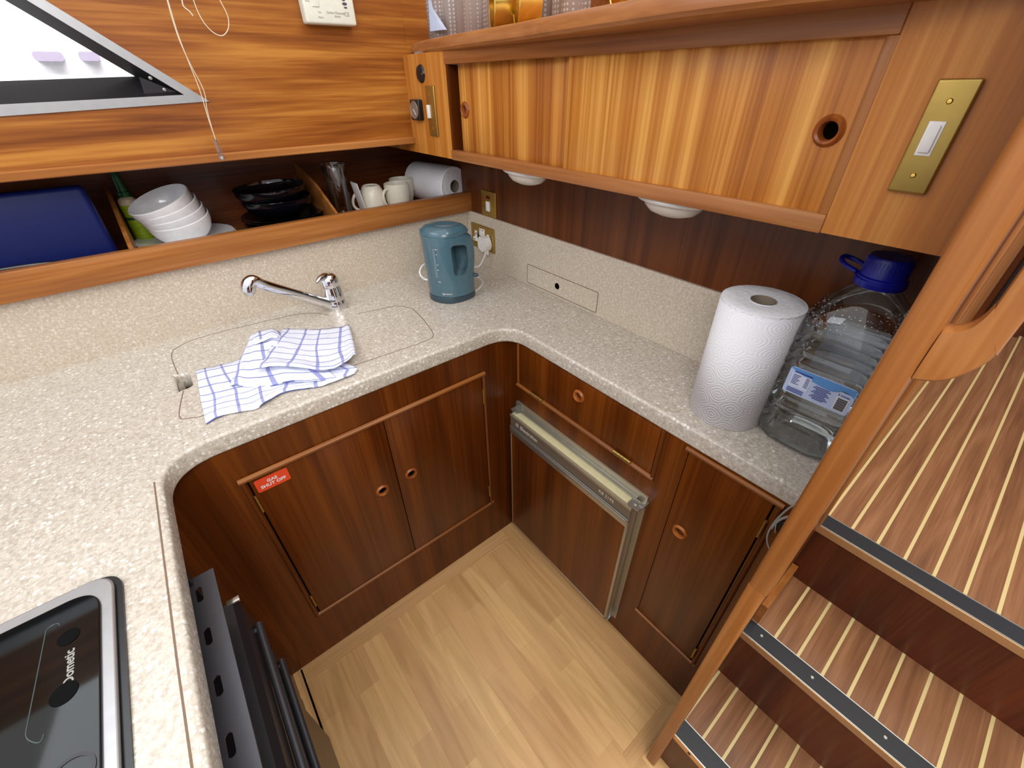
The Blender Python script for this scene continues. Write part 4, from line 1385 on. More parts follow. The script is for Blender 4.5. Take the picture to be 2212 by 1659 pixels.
# tall glasses, nested and leaning
tg = thing('tall_glass', 'tall clear glass standing on the shelf beside the mugs', 'glass', (0.502, 1.545, ZS), None, (0, math.radians(0), 0), True)
tg.scale = (1.12, 1.12, 1.04)
obj('glass_body', lathe(BM(), [(0, 0.004), (0.024, 0.004), (0.0245, 0.0), (0.027, 0.002), (0.0285, 0.04), (0.0315, 0.138), (0.0345, 0.146), (0.0355, 0.158), (0.034, 0.160), (0.0325, 0.158), (0.0300, 0.140), (0.0262, 0.04), (0.0245, 0.014), (0, 0.012)], 40), glassy('clear_tumbler_glass', (0.97, 0.97, 0.97), 0.10, 0.02, 0.94), tg)
fl_ = BM()
for k in range(12):
    a_ = 2 * PI * k / 12
    tube(fl_, [(0.0275 * math.cos(a_), 0.0275 * math.sin(a_), 0.012), (0.0302 * math.cos(a_), 0.0302 * math.sin(a_), 0.075)], 0.0012, 6)
obj('flutes', fl_, 'clear', tg)
wc = tag(obj('white_card', box(BM(), -0.001, 0.001, -0.028, 0.028, 0, 0.11, 0.0003), 'card', None), 'thin white card leaning between the tall glass and the mugs', 'card')
put(wc, (0.560, 1.50, ZS + 0.001), (0, math.radians(-9), 0))


def mug(label, loc, rz, flip=False):
    m = thing('mug', label, 'mug', loc, 'cream mugs on the shelf', (PI if flip else 0, 0, rz), True)
    m.scale = (1.08, 1.08, 1.05)
    pr = [(0, 0.003), (0.022, 0.003), (0.0235, 0), (0.027, 0.002), (0.034, 0.016), (0.0385, 0.035), (0.040, 0.055), (0.0395, 0.080), (0.0385, 0.086), (0.037, 0.0865), (0.0362, 0.084), (0.0372, 0.055), (0.0355, 0.036), (0.030, 0.014), (0.02, 0.007), (0, 0.007)]
    obj('body', lathe(BM(), pr, 48), 'cream_china', m)
    obj('handle', tube(BM(), smooth_path([(-0.036, 0, 0.072), (-0.050, 0, 0.073), (-0.062, 0, 0.060), (-0.061, 0, 0.040), (-0.050, 0, 0.024), (-0.033, 0, 0.018)], 6), 1, 12, flat=(0.0045, 0.0030, (0, 1, 0))) if False else tube(BM(), smooth_path([(-0.036, 0, 0.072), (-0.050, 0, 0.073), (-0.062, 0, 0.060), (-0.061, 0, 0.040), (-0.050, 0, 0.024), (-0.033, 0, 0.018)], 6), 0.0045, 12), 'cream_china', m)
    return m


mug('cream mug standing upside down beside the tall glass', (0.606, 1.52, ZS + 0.0915), math.radians(-25), True)
mug('cream mug standing upright in front with its handle to the left', (0.690, 1.50, ZS), math.radians(20))
mug('cream mug standing behind the front mug by the paper roll', (0.744, 1.572, ZS), math.radians(70))

# paper roll lying on the shelf
RA = Vector((0.18, -1, 0)).normalized()
prz = Vector((0.882, 1.425, ZS + 0.066))
prl = thing('toilet_roll' if False else 'paper_roll', 'large white paper roll lying on its side at the right end of the shelf', 'paper roll', (prz.x, prz.y + 0.1, ZS))
obj('sheets', lathe(BM(), [(0.021, 0), (0.062, 0), (0.065, 0.003), (0.0655, 0.10), (0.065, 0.207), (0.062, 0.21), (0.021, 0.21)], 56, prz - RA * 0.21, RA), 'paper_plain', prl)
obj('core', lathe(BM(), [(0.0212, 0.001), (0.0195, 0.001), (0.0195, 0.209), (0.0212, 0.209)], 40, prz - RA * 0.21, RA), 'tube_core', prl)

# ------------------------------------------------------------------ kitchen roll on the worktop
KR = Vector((0.785, 0.262, ZT)); kr_R, kr_H = 0.0695, 0.250
kr = thing('kitchen_roll', 'full white kitchen roll standing upright on the worktop beside the water bottle', 'kitchen roll', KR)
kb = BM(); uvl = kb.loops.layers.uv.new('uv')
n = 96
tang0 = math.atan2(-0.75, -0.66)
prof = []
for k in range(n + 1):
    a_ = 2 * PI * k / n
    prof.append((KR.x + kr_R * math.cos(a_), KR.y + kr_R * math.sin(a_), a_ * kr_R))
Vb = [kb.verts.new((x, y, ZT + 0.0005)) for x, y, u in prof[:-1]]; Vt = [kb.verts.new((x, y, ZT + kr_H)) for x, y, u in prof[:-1]]
for k in range(n):
    j = (k + 1) % n
    f = kb.faces.new((Vb[k], Vb[j], Vt[j], Vt[k]))
    us = (prof[k][2], prof[k + 1][2], prof[k + 1][2], prof[k][2])
    for lpz_, u_, v_ in zip(f.loops, us, (0, 0, kr_H, kr_H)):
        lpz_[uvl].uv = (u_, v_)
obj('sheets', kb, 'paper', kr, True, 60)
obj('end_face', lathe(BM(), [(0.0215, 0.0), (0.0215, -0.001), (0.045, 0.0006), (kr_R - 0.002, 0.0006), (kr_R - 0.0001, -0.0005)], 72, KR + Vector((0, 0, kr_H))), 'paper_plain', kr)
obj('core', lathe(BM(), [(0.0215, 0.001), (0.0200, 0.001), (0.0200, -kr_H + 0.002)], 48, KR + Vector((0, 0, kr_H))), 'tube_core', kr)
# loose outer sheet leaving the roll towards the bottle
sb_ = BM(); uvl = sb_.loops.layers.uv.new('uv')
a0 = math.radians(286)
path = []
for i in range(40):
    a_ = a0 - math.radians(185) + math.radians(185) * i / 39
    rr = kr_R + 0.0007
    path.append(Vector((KR.x + rr * math.cos(a_), KR.y + rr * math.sin(a_), 0)))
td = Vector((-math.sin(a0), math.cos(a0), 0))
for i in range(1, 7):
    path.append(path[39] + td * 0.005 * i + Vector((-math.cos(a0), -math.sin(a0), 0)) * 0.0002 * i * i)
u = 0; Vs = []
for i, p in enumerate(path):
    if i:
        u += (p - path[i - 1]).length
    Vs.append((sb_.verts.new((p.x, p.y, ZT + 0.001)), sb_.verts.new((p.x, p.y, ZT + kr_H - 0.004)), u))
for i in range(len(Vs) - 1):
    f = sb_.faces.new((Vs[i][0], Vs[i + 1][0], Vs[i + 1][1], Vs[i][1]))
    for lpz_, (u_, v_) in zip(f.loops, ((Vs[i][2], 0), (Vs[i + 1][2], 0), (Vs[i + 1][2], kr_H), (Vs[i][2], kr_H))):
        lpz_[uvl].uv = (u_ + 0.2, v_)
ls_ = obj('loose_sheet', sb_, 'paper', kr, True, 60)
md = ls_.modifiers.new('s', 'SOLIDIFY'); md.thickness = 0.0006

# ------------------------------------------------------------------ five litre water bottle
BC = Vector((0.832, 0.1265, ZT))
wbz = thing('water_bottle', 'large clear ribbed water bottle with a blue handled cap on the worktop', 'bottle', BC)


def sq_ring(z, R, sq=0.5, n=64, inset=0.0):
    out = []
    e = 2 + 2.2 * sq
    for k in range(n):
        a_ = 2 * PI * k / n
        c, s = math.cos(a_), math.sin(a_)
        rr = (R - inset) / (abs(c) ** e + abs(s) ** e) ** (1 / e)
        out.append(Vector((BC.x + rr * c, BC.y + rr * s, ZT + z)))
    return out


def bottle_rings(inset=0.0, zmax=1.0):
    P_ = [(0.001, 0.055, 0.4), (0.004, 0.068, 0.5), (0.014, 0.0735, 0.6), (0.030, 0.0745, 0.6), (0.048, 0.0745, 0.6)]
    z = 0.052
    while z < 0.205:
        P_ += [(z, 0.0745, 0.6), (z + 0.006, 0.0745, 0.6), (z + 0.010, 0.0722, 0.6), (z + 0.014, 0.0722, 0.6), (z + 0.018, 0.0745, 0.6)]
        z += 0.0225
    P_ += [(0.218, 0.0745, 0.6), (0.235, 0.0738, 0.5), (0.252, 0.070, 0.35), (0.270, 0.061, 0.15), (0.286, 0.049, 0.05), (0.298, 0.038, 0), (0.304, 0.030, 0), (0.312, 0.0265, 0)]
    return [sq_ring(z_ + (inset if z_ < 0.01 else 0), r_, s_, inset=inset) for z_, r_, s_ in P_ if z_ <= zmax]


obj('body', loft(BM(), bottle_rings(), True), 'pet', wbz, True, 60)
obj('water', loft(BM(), bottle_rings(0.0016, 0.225), True), 'water', wbz, True, 60)
# condensation beads inside the shoulder
dp = BM(); random.seed(3)
for k in range(260):
    a_ = random.uniform(PI * 0.55, PI * 1.6); z_ = random.uniform(0.232, 0.285)
    rr = 0.0738 - max(0, z_ - 0.235) ** 1.25 * 1.15 - 0.0012
    if z_ > 0.25:
        rr = 0.0705 - (z_ - 0.252) * 0.62
    c = BC + Vector((rr * math.cos(a_), rr * math.sin(a_), z_)); s_ = random.uniform(0.0005, 0.0013)
    bmesh.ops.create_icosphere(dp, subdivisions=1, radius=s_, matrix=Matrix.Translation(c))
obj('condensation', dp, plain('bright_droplets', (214, 220, 226), 0.1), wbz, kind='stuff')
cp_ = BM(); lathe(cp_, [(0.033, 0.309), (0.034, 0.311), (0.034, 0.319), (0.0325, 0.321), (0.0325, 0.323), (0.030, 0.325), (0.029, 0.350), (0.027, 0.354), (0, 0.354)], 48, BC)
for k in range(40):
    a_ = 2 * PI * k / 40
    tube(cp_, [BC + Vector((0.0292 * math.cos(a_), 0.0292 * math.sin(a_), 0.327)), BC + Vector((0.0288 * math.cos(a_), 0.0288 * math.sin(a_), 0.349))], 0.0007, 5)
cap = obj('cap', cp_, 'blue_cap', wbz)
hd = (at(1815, 560, 2, ZT + 0.325) - (BC + Vector((0, 0, 0.325)))); hd.z = 0; hd.normalize(); hn = Vector((-hd.y, hd.x, 0))
hc = BC + Vector((0, 0, 0.322))
loop_ = smooth_path([hc + hd * 0.030 + hn * 0.016, hc + hd * 0.052 + hn * 0.016 + Vector((0, 0, 0.004)), hc + hd * 0.066 + hn * 0.009 + Vector((0, 0, 0.008)), hc + hd * 0.069 + Vector((0, 0, 0.010)), hc + hd * 0.066 - hn * 0.009 + Vector((0, 0, 0.008)), hc + hd * 0.052 - hn * 0.016 + Vector((0, 0, 0.004)), hc + hd * 0.030 - hn * 0.016], 6)
obj('carry_loop', tube(BM(), loop_, 0.0036, 10), 'blue_cap', cap)
# label on the side facing the room
xl = BC.x - 0.0752
lz0, lz1, ly0, ly1 = 1.046, 1.097, 0.072, 0.172
lb = BM(); prism(lb, [(xl - 0.0006, y, z) for y, z in fillet([(ly1, lz0), (ly0, lz0), (ly0, lz1), (ly1, lz1)], 0.005, 4)], (0.0005, 0, 0))
lo_ = obj('label', lb, plain('pale_blue_label', (190, 204, 236), 0.4), wbz, False)
wv = BM(); W_ = [(ly1 - 0.001, lz1 - 0.001)]
for i in range(21):
    t = i / 20; y = ly1 - 0.001 - t * (ly1 - ly0 - 0.002); z = lz1 - 0.004 - 0.014 * math.sin(min(1, t * 1.45) * PI * 0.5) + (0.008 * math.sin((t - 0.69) / 0.31 * PI * 0.9) if t > 0.69 else 0)
    W_.append((y, z))
W_.append((ly0 + 0.001, lz1 - 0.001))
prism(wv, [(xl - 0.0009, y, z) for y, z in W_], (0.0003, 0, 0))
obj('label_wave', wv, plain('label_blue', (96, 150, 214), 0.4), lo_, False)
bx = BM(); prism(bx, [(xl - 0.0012, y, z) for y, z in ((ly1 - 0.006, lz0 + 0.014), (ly1 - 0.036, lz0 + 0.014), (ly1 - 0.036, lz1 - 0.011), (ly1 - 0.006, lz1 - 0.011))], (0.0003, 0, 0))
obj('analysis_panel', bx, plain('label_panel', (214, 222, 244), 0.5), lo_, False)
pr_ = BM()
for i in range(7):
    z = lz1 - 0.014 - i * 0.0028
    for (a_, b_) in ((0.008, 0.020 - (i % 3) * 0.002), (0.028, 0.034)):
        box(pr_, xl - 0.0016, xl - 0.0011, ly1 - b_, ly1 - a_, z, z + 0.0011)
for i in range(9):
    z = lz1 - 0.020 - i * 0.0029
    w_ = 0.022 + 0.006 * math.sin(i * 2.1)
    box(pr_, xl - 0.0016, xl - 0.0008, ly0 + 0.045 - w_ / 2, ly0 + 0.045 + w_ / 2, z, z + 0.0010)
for i in range(3):
    box(pr_, xl - 0.0016, xl - 0.0006, ly1 - 0.032, ly1 - 0.006, lz0 + 0.004 + i * 0.003, lz0 + 0.005 + i * 0.003)
box(pr_, xl - 0.0016, xl - 0.0008, ly1 - 0.036, ly1 - 0.008, lz1 - 0.0085, lz1 - 0.0068)
obj('small_print', pr_, 'navy_print', lo_, False)
bc_ = BM(); prism(bc_, [(xl - 0.0013, y, z) for y, z in ((ly0 + 0.004, lz0 + 0.004), (ly0 + 0.022, lz0 + 0.004), (ly0 + 0.022, lz0 + 0.030), (ly0 + 0.004, lz0 + 0.030))], (0.0003, 0, 0))
obj('barcode_panel', bc_, plain('barcode_white', (226, 226, 232), 0.5), lo_, False)
br_ = BM(); z = lz0 + 0.006
for i in range(15):
    h_ = (0.0005, 0.0009, 0.0013)[(i * 7) % 3]
    box(br_, xl - 0.0017, xl - 0.0013, ly0 + 0.006, ly0 + 0.020, z, z + h_); z += h_ + 0.0006
obj('barcode', br_, 'black_print', lo_, False)
text('5 Litres', 'navy_print', lo_, (xl - 0.0014, ly0 + 0.014, lz0 + 0.0335), (0, -1, 0), (0, 0, 1), 0.0055, 'lettering', 0.0003)

# the white rear label seen through the bottle
rl = BM(); prism(rl, [(BC.x + 0.0735, BC.y + y, ZT + z) for y, z in ((-0.05, 0.10), (0.05, 0.10), (0.05, 0.20), (-0.05, 0.20))], (0.0004, 0, 0))
obj('rear_label', rl, plain('rear_label_white', (214, 216, 224), 0.6), wbz, False)

# ------------------------------------------------------------------ wall-mounted alarm and blind cords
da = at(662, 52, 1, 1.36); db_ = at(770, 58, 1, 1.36)
ax0, ax1, az0 = da.x, db_.x, 1.6215
al = thing('carbon_monoxide_alarm', 'white carbon monoxide alarm on the hull panel, cut by the top edge', 'alarm', ((ax0 + ax1) / 2, 1.385, az0))
az1 = az0 + 0.085
obj('case', box(BM(), ax0, ax1, 1.352, 1.385, az0, az1, 0.005, 3), plain('cream_white_case', (226, 226, 212), 0.45), al)
by = 1.3515
obj('test_button', box(BM(), ax0 + 0.020, ax0 + 0.038, by - 0.002, by + 0.002, az0 + 0.031, az0 + 0.068, 0.0018, 3), plain('button_white', (232, 232, 220), 0.4), al)
for (x, z, w_, h_) in ((0.012, 0.049, 0.009, 0.003), (0.046, 0.047, 0.008, 0.003), (0.101, 0.048, 0.008, 0.003), (0.102, 0.041, 0.012, 0.0055), (0.103, 0.034, 0.009, 0.003)):
    s_ = lathe(BM(), [(0, 0.0006), (0.5, 0.0004), (0.5, 0)], 24, (0, 0, 0), (0, -1, 0)); bmesh.ops.scale(s_, vec=(w_, 1, h_), verts=s_.verts); bmesh.ops.translate(s_, vec=(ax0 + x, by, az0 + z), verts=s_.verts)
    obj('vent_hole' if x > 0.09 else 'indicator', s_, plain('slate_led', (70, 66, 96), 0.4), al)
for s_, x, z, sz in (('Carbon Monoxide', 0.075, 0.0225, 0.0062), ('Alarm', 0.078, 0.016, 0.0062), ('Honeywell' if False else 'Alarm', 0.036, 0.0125, 0.0052), ('Test', 0.035, 0.022, 0.0045), ('Power', 0.012, 0.041, 0.0042), ('CE', 0.103, 0.021, 0.011)):
    text(s_, 'grey_print', al, (ax0 + x, by - 0.0002, az0 + z), (1, 0, 0), (0, 0, 1), sz, 'lettering', 0.0002)

cA = thing('blind_cord', 'long double off-white blind cord with a clear acrylic pull in front of the hull panel', 'cord', (0.18, 1.335, 1.36))
y_ = 1.335
s1 = smooth_path([at(350, -60, 1, y_), at(361, 0, 1, y_), at(385, 80, 1, y_), at(412, 140, 1, y_), at(440, 195, 1, y_), at(447, 235, 1, y_), at(456, 270, 1, y_), at(465, 300, 1, y_)], 6)
s2 = smooth_path([at(346, -60, 1, y_ - 0.002), at(364, 5, 1, y_ - 0.002), at(385, 75, 1, y_ - 0.002), at(408, 135, 1, y_ - 0.002), at(430, 190, 1, y_ - 0.002), at(443, 232, 1, y_ - 0.002), at(452, 262, 1, y_ - 0.002), at(466, 302, 1, y_ - 0.002)], 6)
for s_ in (s1, s2):
    obj('strand', tube(BM(), s_, 0.0008, 6), 'cord', cA)
p0, p1 = at(464, 300, 1, y_), at(482, 346, 1, y_)
obj('acrylic_pull', tube(BM(), [p0, p0.lerp(p1, 0.5), p1], [0.0048, 0.0056, 0.0060], 4), 'clear', cA, False)
kn = p0.lerp(p1, 0.82)
obj('knot', tube(BM(), [kn, kn + (p1 - p0) * 0.12], 0.003, 8), 'white_plastic', cA)
cB = thing('blind_cord', 'short looped off-white cord hanging at the top of the hull panel', 'cord', (0.25, 1.335, 1.6))
obj('loop', tube(BM(), smooth_path([at(405, -50, 1, y_), at(418, 0, 1, y_), at(435, 40, 1, y_), at(458, 68, 1, y_), at(480, 77, 1, y_), at(493, 62, 1, y_), at(492, 35, 1, y_), at(475, 0, 1, y_), at(455, -40, 1, y_)], 7), 0.0009, 6), 'cord', cB)
obj('frayed_end', tube(BM(), smooth_path([at(385, -40, 1, y_), at(393, 0, 1, y_), at(397, 14, 1, y_), at(409, 24, 1, y_), at(417, 34, 1, y_)], 5), 0.0012, 6), 'cord', cB)

# ------------------------------------------------------------------ hob in the left run of worktop
hb_ = thing('hob', 'black glass-lidded gas hob with a silver rim set in the worktop', 'hob', (-0.4, 0.3, ZT))
ho = fillet([(-0.231, 0.628), (-0.231, -0.25), (-0.80, -0.25), (-0.80, 0.628)], [0.034, 0.03, 0.03, 0.03], 10)
hi = fillet([(-0.2385, 0.625), (-0.2385, -0.245), (-0.795, -0.245), (-0.795, 0.625)], [0.030, 0.03, 0.03, 0.03], 10)
hg_ = fillet([(-0.252, 0.604), (-0.252, -0.225), (-0.78, -0.225), (-0.78, 0.604)], [0.034, 0.03, 0.03, 0.03], 10)
obj('gasket', flat_poly(ho, ZT, ZT + 0.004), 'black_plastic', hb_, False)
curve_slab('rim', [hi], ZT + 0.004, ZT + 0.010, 0.0025, 'alu', hb_)
curve_slab('glass_lid', [hg_], ZT + 0.0095, ZT + 0.0135, 0.0015, 'black_glass', hb_)
zt_ = ZT + 0.0137
rs = BM(); tube(rs, [Vector((x, y, zt_)) for x, y in fillet([(-0.292, 0.575), (-0.305, 0.575), (-0.315, 0.44), (-0.30, 0.42)], [0.01, 0.02, 0.02, 0.01], 6)], 0.0006, 6)
obj('recess_highlight', rs, plain('grey_recess_highlight', (70, 82, 82), 0.3), hb_)  # highlight of the recess under the glass, drawn as a grey line
text('Dometic', 'grey_print', hb_, tuple(at(150, 1440, 2, zt_)), (0, 1, 0), (-1, 0, 0), 0.0135, 'brand_lettering', 0.0003, bold=0.0003)
for (x, y, r_) in ((*at(138, 1498, 2, zt_)[:2], 0.013), (*at(148, 1376, 2, zt_)[:2], 0.011)):
    obj('knob', lathe(BM(), [(0, 0.001), (r_, 0.001), (r_, 0)], 32, (x, y, zt_ - 0.0005)), 'knob_black', hb_)
obj('burner_ring', lathe(BM(), [(0.018, 0.0), (0.018, 0.001), (0.0215, 0.001), (0.0215, 0)], 36, (-0.277, 0.368, zt_ - 0.0004)), 'black_metal', hb_)

# ------------------------------------------------------------------ oven and cabinet face under the left run
cC = thing('base_cabinet', 'dark mahogany panel beside the oven under the hob worktop', 'cabinet', (-0.2, 0.7, 0))
obj('carcass', box(BM(), -0.225, -0.205, 0.615, YA + 0.02, 0.0, ZB), 'low_v', cC, False)
ov = thing('oven', 'black and dark grey oven with slotted heat guard under the hob worktop', 'oven', (-0.2, 0.2, 0.05))
pl_ = obj('heat_guard', box(BM(), -0.195, -0.1435, -0.4, 0.612, 0.857, 0.8595), 'grey_metal', ov, False, label='slotted grey metal heat guard')
cx_ = BM()
for k in range(9):
    y = 0.575 - k * 0.0785
    lathe(cx_, [(0, -0.01), (0.0042, -0.01), (0.0042, 0.01), (0, 0.01)], 16, (-0.168, y + 0.009, 0.858)); lathe(cx_, [(0, -0.01), (0.0042, -0.01), (0.0042, 0.01), (0, 0.01)], 16, (-0.168, y - 0.009, 0.858))
    box(cx_, -0.1722, -0.1638, y - 0.009, y + 0.009, 0.848, 0.868)
bmesh.ops.translate(cx_, vec=tuple(-off_of(pl_)), verts=cx_.verts)
cut2 = BM()
for k in range(9):
    y = 0.575 - k * 0.0785
    oc = [(-0.168 + 0.0045 * math.cos(t), y + 0.010 + 0.0045 * math.sin(t)) for t in [PI * i / 8 for i in range(9)]] + [(-0.168 - 0.0045 * math.cos(t), y - 0.010 - 0.0045 * math.sin(t)) for t in [PI * i / 8 for i in range(9)]]
    flat_poly([(x - off_of(pl_).x, y2 - off_of(pl_).y) for x, y2 in oc], 0.848 - off_of(pl_).z, 0.868 - off_of(pl_).z, cut2)
cx_.free()
cut(pl_, cut2)
obj('side_frame', box(BM(), -0.215, -0.172, 0.598, 0.614, 0.04, ZB, 0.001), 'black_metal', ov, False)
obj('cabinet', box(BM(), -0.5, -0.190, -0.4, 0.598, 0.04, 0.845), 'black_metal', ov, False)
vp = obj('vent_panel', box(BM(), -0.190, -0.176, -0.4, 0.60, 0.735, 0.80), 'black_metal', ov, False)
vb = BM()
for k in range(60):
    y = 0.55 - k * 0.014
    box(vb, -0.1765, -0.1755, y - 0.0035, y + 0.0035, 0.745, 0.785)
obj('vent_slots', vb, 'dark', ov, False)
oval = [(-0.176, 0.770), (-0.150, 0.767), (-0.141, 0.755), (-0.141, 0.62), (-0.1455, 0.590), (-0.176, 0.590)]
obj('upper_door', prism(BM(), [(x, 0.606, z) for x, z in oval], (0, -1.0, 0)), 'black_metal', ov, True, 30)
lower = [(-0.185, 0.580), (-0.146, 0.575), (-0.1455, 0.530), (-0.158, 0.500), (-0.158, 0.33), (-0.165, 0.300), (-0.163, 0.08), (-0.185, 0.07)]
obj('lower_door', prism(BM(), [(x, 0.604, z) for x, z in lower], (0, -1.0, 0)), 'black_metal', ov, True, 30)
for x, z in ((-0.134, 0.700), (-0.140, 0.555)):
    hb2 = BM(); tube(hb2, [(x, 0.585, z), (x, -0.35, z)], 0.0065, 12); tube(hb2, [(x, 0.575, z), (x - 0.02, 0.575, z)], 0.005, 10)
    obj('handle_bar', hb2, 'grey_metal', ov)
obj('clip', box(BM(), -0.158, -0.138, 0.601, 0.612, 0.764, 0.769, 0.001), 'bright_edge', ov)

# ------------------------------------------------------------------ partition post, partition and grab handle
pp = thing('partition', 'upright mahogany partition between galley and steps', 'partition', (0.7, 0.032, 0))
obj('panel', box(BM(), 0.50, 0.935, 0.0285, 0.044, 0.0, 1.9), 'low_v', pp, False)
obj('rear_panel', box(BM(), 0.935, 2.55, 0.0285, 0.044, 0.0, 1.9), 'rail_z', pp, False)
post = BM()
pf = [(0.486, 0.0215), (0.482, 0.0245), (0.482, 0.0395), (0.486, 0.0425)]
box(post, 0.483, 0.52, 0.0205, 0.0455, 0.0, 0.885, 0.004, 3)
box(post, 0.4825, 0.52, 0.0175, 0.0450, 0.880, 1.95, 0.0055, 4)
obj('post', post, 'rail_z', pp)
obj('edge_bead', box(BM(), 0.925, 0.945, 0.0235, 0.034, 0.655, 1.9, 0.002), 'rail_z', pp)
gh = thing('grab_handle', 'curved varnished wooden grab handle on the partition post', 'handle', (0.485, 0.015, 1.3))
gpts_out = smooth_path([(0, 0.0175, 1.270), (0, 0.000, 1.277), (0, -0.012, 1.292), (0, -0.0195, 1.312), (0, -0.0205, 1.345), (0, -0.0205, 1.60)], 6)
gpts_in = smooth_path([(0, 0.0175, 1.325), (0, 0.010, 1.328), (0, 0.003, 1.336), (0, -0.0005, 1.352), (0, -0.001, 1.375), (0, -0.001, 1.60)], 6)
gb = BM(); rings_ = []
for p, q in zip(gpts_out, gpts_in):
    m_ = (p + q) / 2; hw = (q - p) / 2; ring = []
    for k in range(16):
        a_ = 2 * PI * k / 16; c_1, s_1 = math.cos(a_), math.sin(a_)
        f_ = 1 / (abs(c_1) ** 5 + abs(s_1) ** 5) ** 0.2
        ring.append((0.495 - 0.011 * s_1 * f_, m_.y + hw.y * c_1 * f_, m_.z + hw.z * c_1 * f_))
    rings_.append(ring)
loft(gb, rings_)
obj('grip', gb, 'rail_z', gh)

# ------------------------------------------------------------------ steps
st = thing('steps', 'three wide steps of striped teak laminate with black nosings', 'steps', (0, 0, 0))
YR = -0.75
TR = [(0.635, 0.950, 2.55), (0.425, 0.716, 0.957), (0.200, 0.509, 0.721)]
for i, (z, x0, x1) in enumerate(TR):
    yl = 0.0283
    t_ = obj('tread', box(BM(), x0 + 0.046, x1 + (0.016 if i else 0), YR, yl, z - 0.018, z), 'teak', st, False)
    nz = BM(); box(nz, x0 + 0.002, x0 + 0.046, YR, yl, z - 0.018, z + 0.001)
    obj('nosing_tread', nz, 'rubber', st, False, label='black rubber nosing strip')
    nz = BM(); box(nz, x0 + 0.0445, x0 + 0.0465, YR, yl, z - 0.004, z + 0.0018); box(nz, x0, x0 + 0.002, YR, yl, z - 0.004, z + 0.0018)
    obj('nosing_edges', nz, 'bright_edge', st, False)
    obj('nosing_face', box(BM(), x0 - 0.0005, x0 + 0.004, YR, yl, z - 0.022, z - 0.001), 'nosing', st, False, label='metallic front edge of the nosing, coloured with reflected wood')
    zb = (0.425, 0.200, 0.0)[i]
    obj('riser', box(BM(), x0 + 0.006, x0 + 0.018, YR, yl, zb, z - 0.018), 'riser', st, False)
for (z, x0, ys_) in ((0.425, 0.716, (-0.004, -0.115, -0.25)), (0.20, 0.509, (-0.09,))):
    for y in ys_[:3] if z > 0.3 else ():
        obj('screw', lathe(BM(), [(0, 0.0022), (0.003, 0.0018), (0.004, 0)], 14, (x0 + 0.026, y, z + 0.001)), 'steel', st)
obj('screw', lathe(BM(), [(0, 0.0015), (0.003, 0.0012), (0.004, 0)], 14, (0.5085, -0.021, 0.189), (-1, 0, 0)), 'black_metal', st)
sk_ = BM(); prism(sk_, [(0.762, 0.0145, 0.426), (0.762, 0.0145, 0.500), (0.953, 0.0145, 0.470), (0.957, 0.0145, 0.455), (0.957, 0.0145, 0.426)], (0, 0.0138, 0))
obj('side_block', sk_, 'rail_x', st, False)
obj('outer_string', box(BM(), 0.50, 2.5, YR - 0.02, YR, 0.0, 0.66), 'riser', st, False)

# ------------------------------------------------------------------ beyond the landing
struct('wall_far', box(BM(), 2.55, 2.57, -1.2, 0.05, 0.6, 2.1), 'riser')
lk = thing('slatted_locker', 'dark upright slatted fitting at the far end of the landing', 'fitting', (2.5, -0.02, 0.636))
for y0, y1, m_ in ((-0.012, 0.006, 'black_plastic'), (-0.030, -0.012, 'cream_plastic'), (-0.048, -0.030, 'black_plastic')):
    obj('slat', box(BM(), 2.50, 2.53, y0, y1, 0.70, 1.5, 0.002), m_, lk, False)
obj('backing', box(BM(), 2.52, 2.548, -0.12, 0.028, 0.636, 1.5), 'low_v', lk, False)

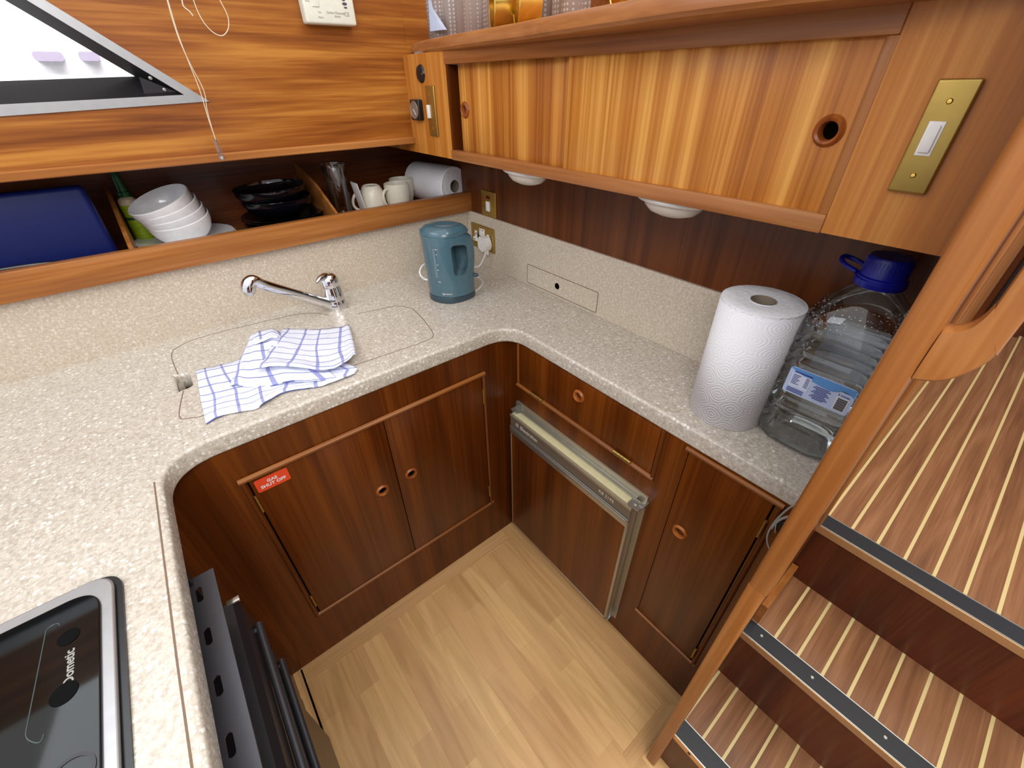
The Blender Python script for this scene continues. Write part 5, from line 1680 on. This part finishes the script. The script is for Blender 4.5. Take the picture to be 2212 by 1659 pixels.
# ------------------------------------------------------------------ coiled strap hanging at the end of the base cabinet
hs = thing('hose_loop', 'loop of flat grey strap hanging behind the partition post', 'strap', (0.66, 0.05, 0.8))
xs_ = 0.655
ps = smooth_path([at(1745, 1085, 0, xs_), at(1715, 1092, 0, xs_), at(1690, 1110, 0, xs_), at(1668, 1135, 0, xs_), at(1657, 1160, 0, xs_), at(1660, 1182, 0, xs_), at(1672, 1200, 0, xs_)], 6)
obj('strap', tube(BM(), ps, 1, 8, flat=(0.0016, 0.0009, (1, 0, 0))), 'grey_strap', hs)
ps = smooth_path([at(1722, 1115, 0, xs_), at(1700, 1117, 0, xs_), at(1680, 1126, 0, xs_), at(1665, 1142, 0, xs_)], 6)
obj('strap', tube(BM(), ps, 1, 8, flat=(0.0022, 0.0009, (1, 0, 0))), 'grey_strap', hs)
ps = smooth_path([at(1677, 1131, 0, xs_), at(1675, 1142, 0, xs_), at(1674, 1151, 0, xs_)], 4)
obj('wire_end', tube(BM(), ps, 0.0004, 6), 'white_plastic', hs)
dc = at(1700, 1150, 0, 0.672)
obj('reel', lathe(BM(), [(0, 0.0), (0.018, 0.0), (0.02, 0.002), (0.02, 0.008), (0, 0.008)], 32, dc, (1, 0, 0)), 'black_plastic', hs)

# ------------------------------------------------------------------ outside the window
bt = thing('moored_boat', 'white boat hull moored outside the window with oblong portholes', 'boat', (-0.3, 4.2, 0.6))
hull = BM()
rows = []
for i in range(13):
    x = -4.2 + i * 0.6
    rows.append([(x, 4.0 + 0.05 * abs(i - 6), 0.4), (x, 3.8 + 0.04 * abs(i - 6), 1.2), (x, 3.75 + 0.04 * abs(i - 6), 2.05), (x, 3.9, 2.1), (x, 5.4, 2.1), (x, 5.4, 0.4)])
loft(hull, rows)
obj('hull', hull, 'boat_white', bt)
for q0, q1, z0_, z1_ in ((72, 138, 0, 0), (170, 215, 0, 0)):
    a_ = at(q0, 122, 1, 3.78); b_ = at(q1, 122, 1, 3.78); hh = abs(at(100, 110, 1, 3.78).z - at(100, 131, 1, 3.78).z)
    pz = fillet([(a_.x, a_.z - hh / 2), (b_.x, a_.z - hh / 2), (b_.x, a_.z + hh / 2), (a_.x, a_.z + hh / 2)], hh * 0.45, 8)
    prt = obj('porthole', prism(BM(), [(x, 3.74, z) for x, z in pz], (0, 0.1, 0)), 'porthole', bt, False)
cbn = BM(); box(cbn, -3.0, -0.9, 4.3, 5.2, 2.1, 2.9, 0.05)
obj('cabin', cbn, 'boat_white', bt)
obj('canopy', box(BM(), -2.2, -1.35, 4.1, 4.28, 2.3, 2.75, 0.03), plain('lilac_canopy', (168, 140, 190), 0.6), bt)

for o in bpy.data.objects:
    if '_local' in o:
        del o['_local']
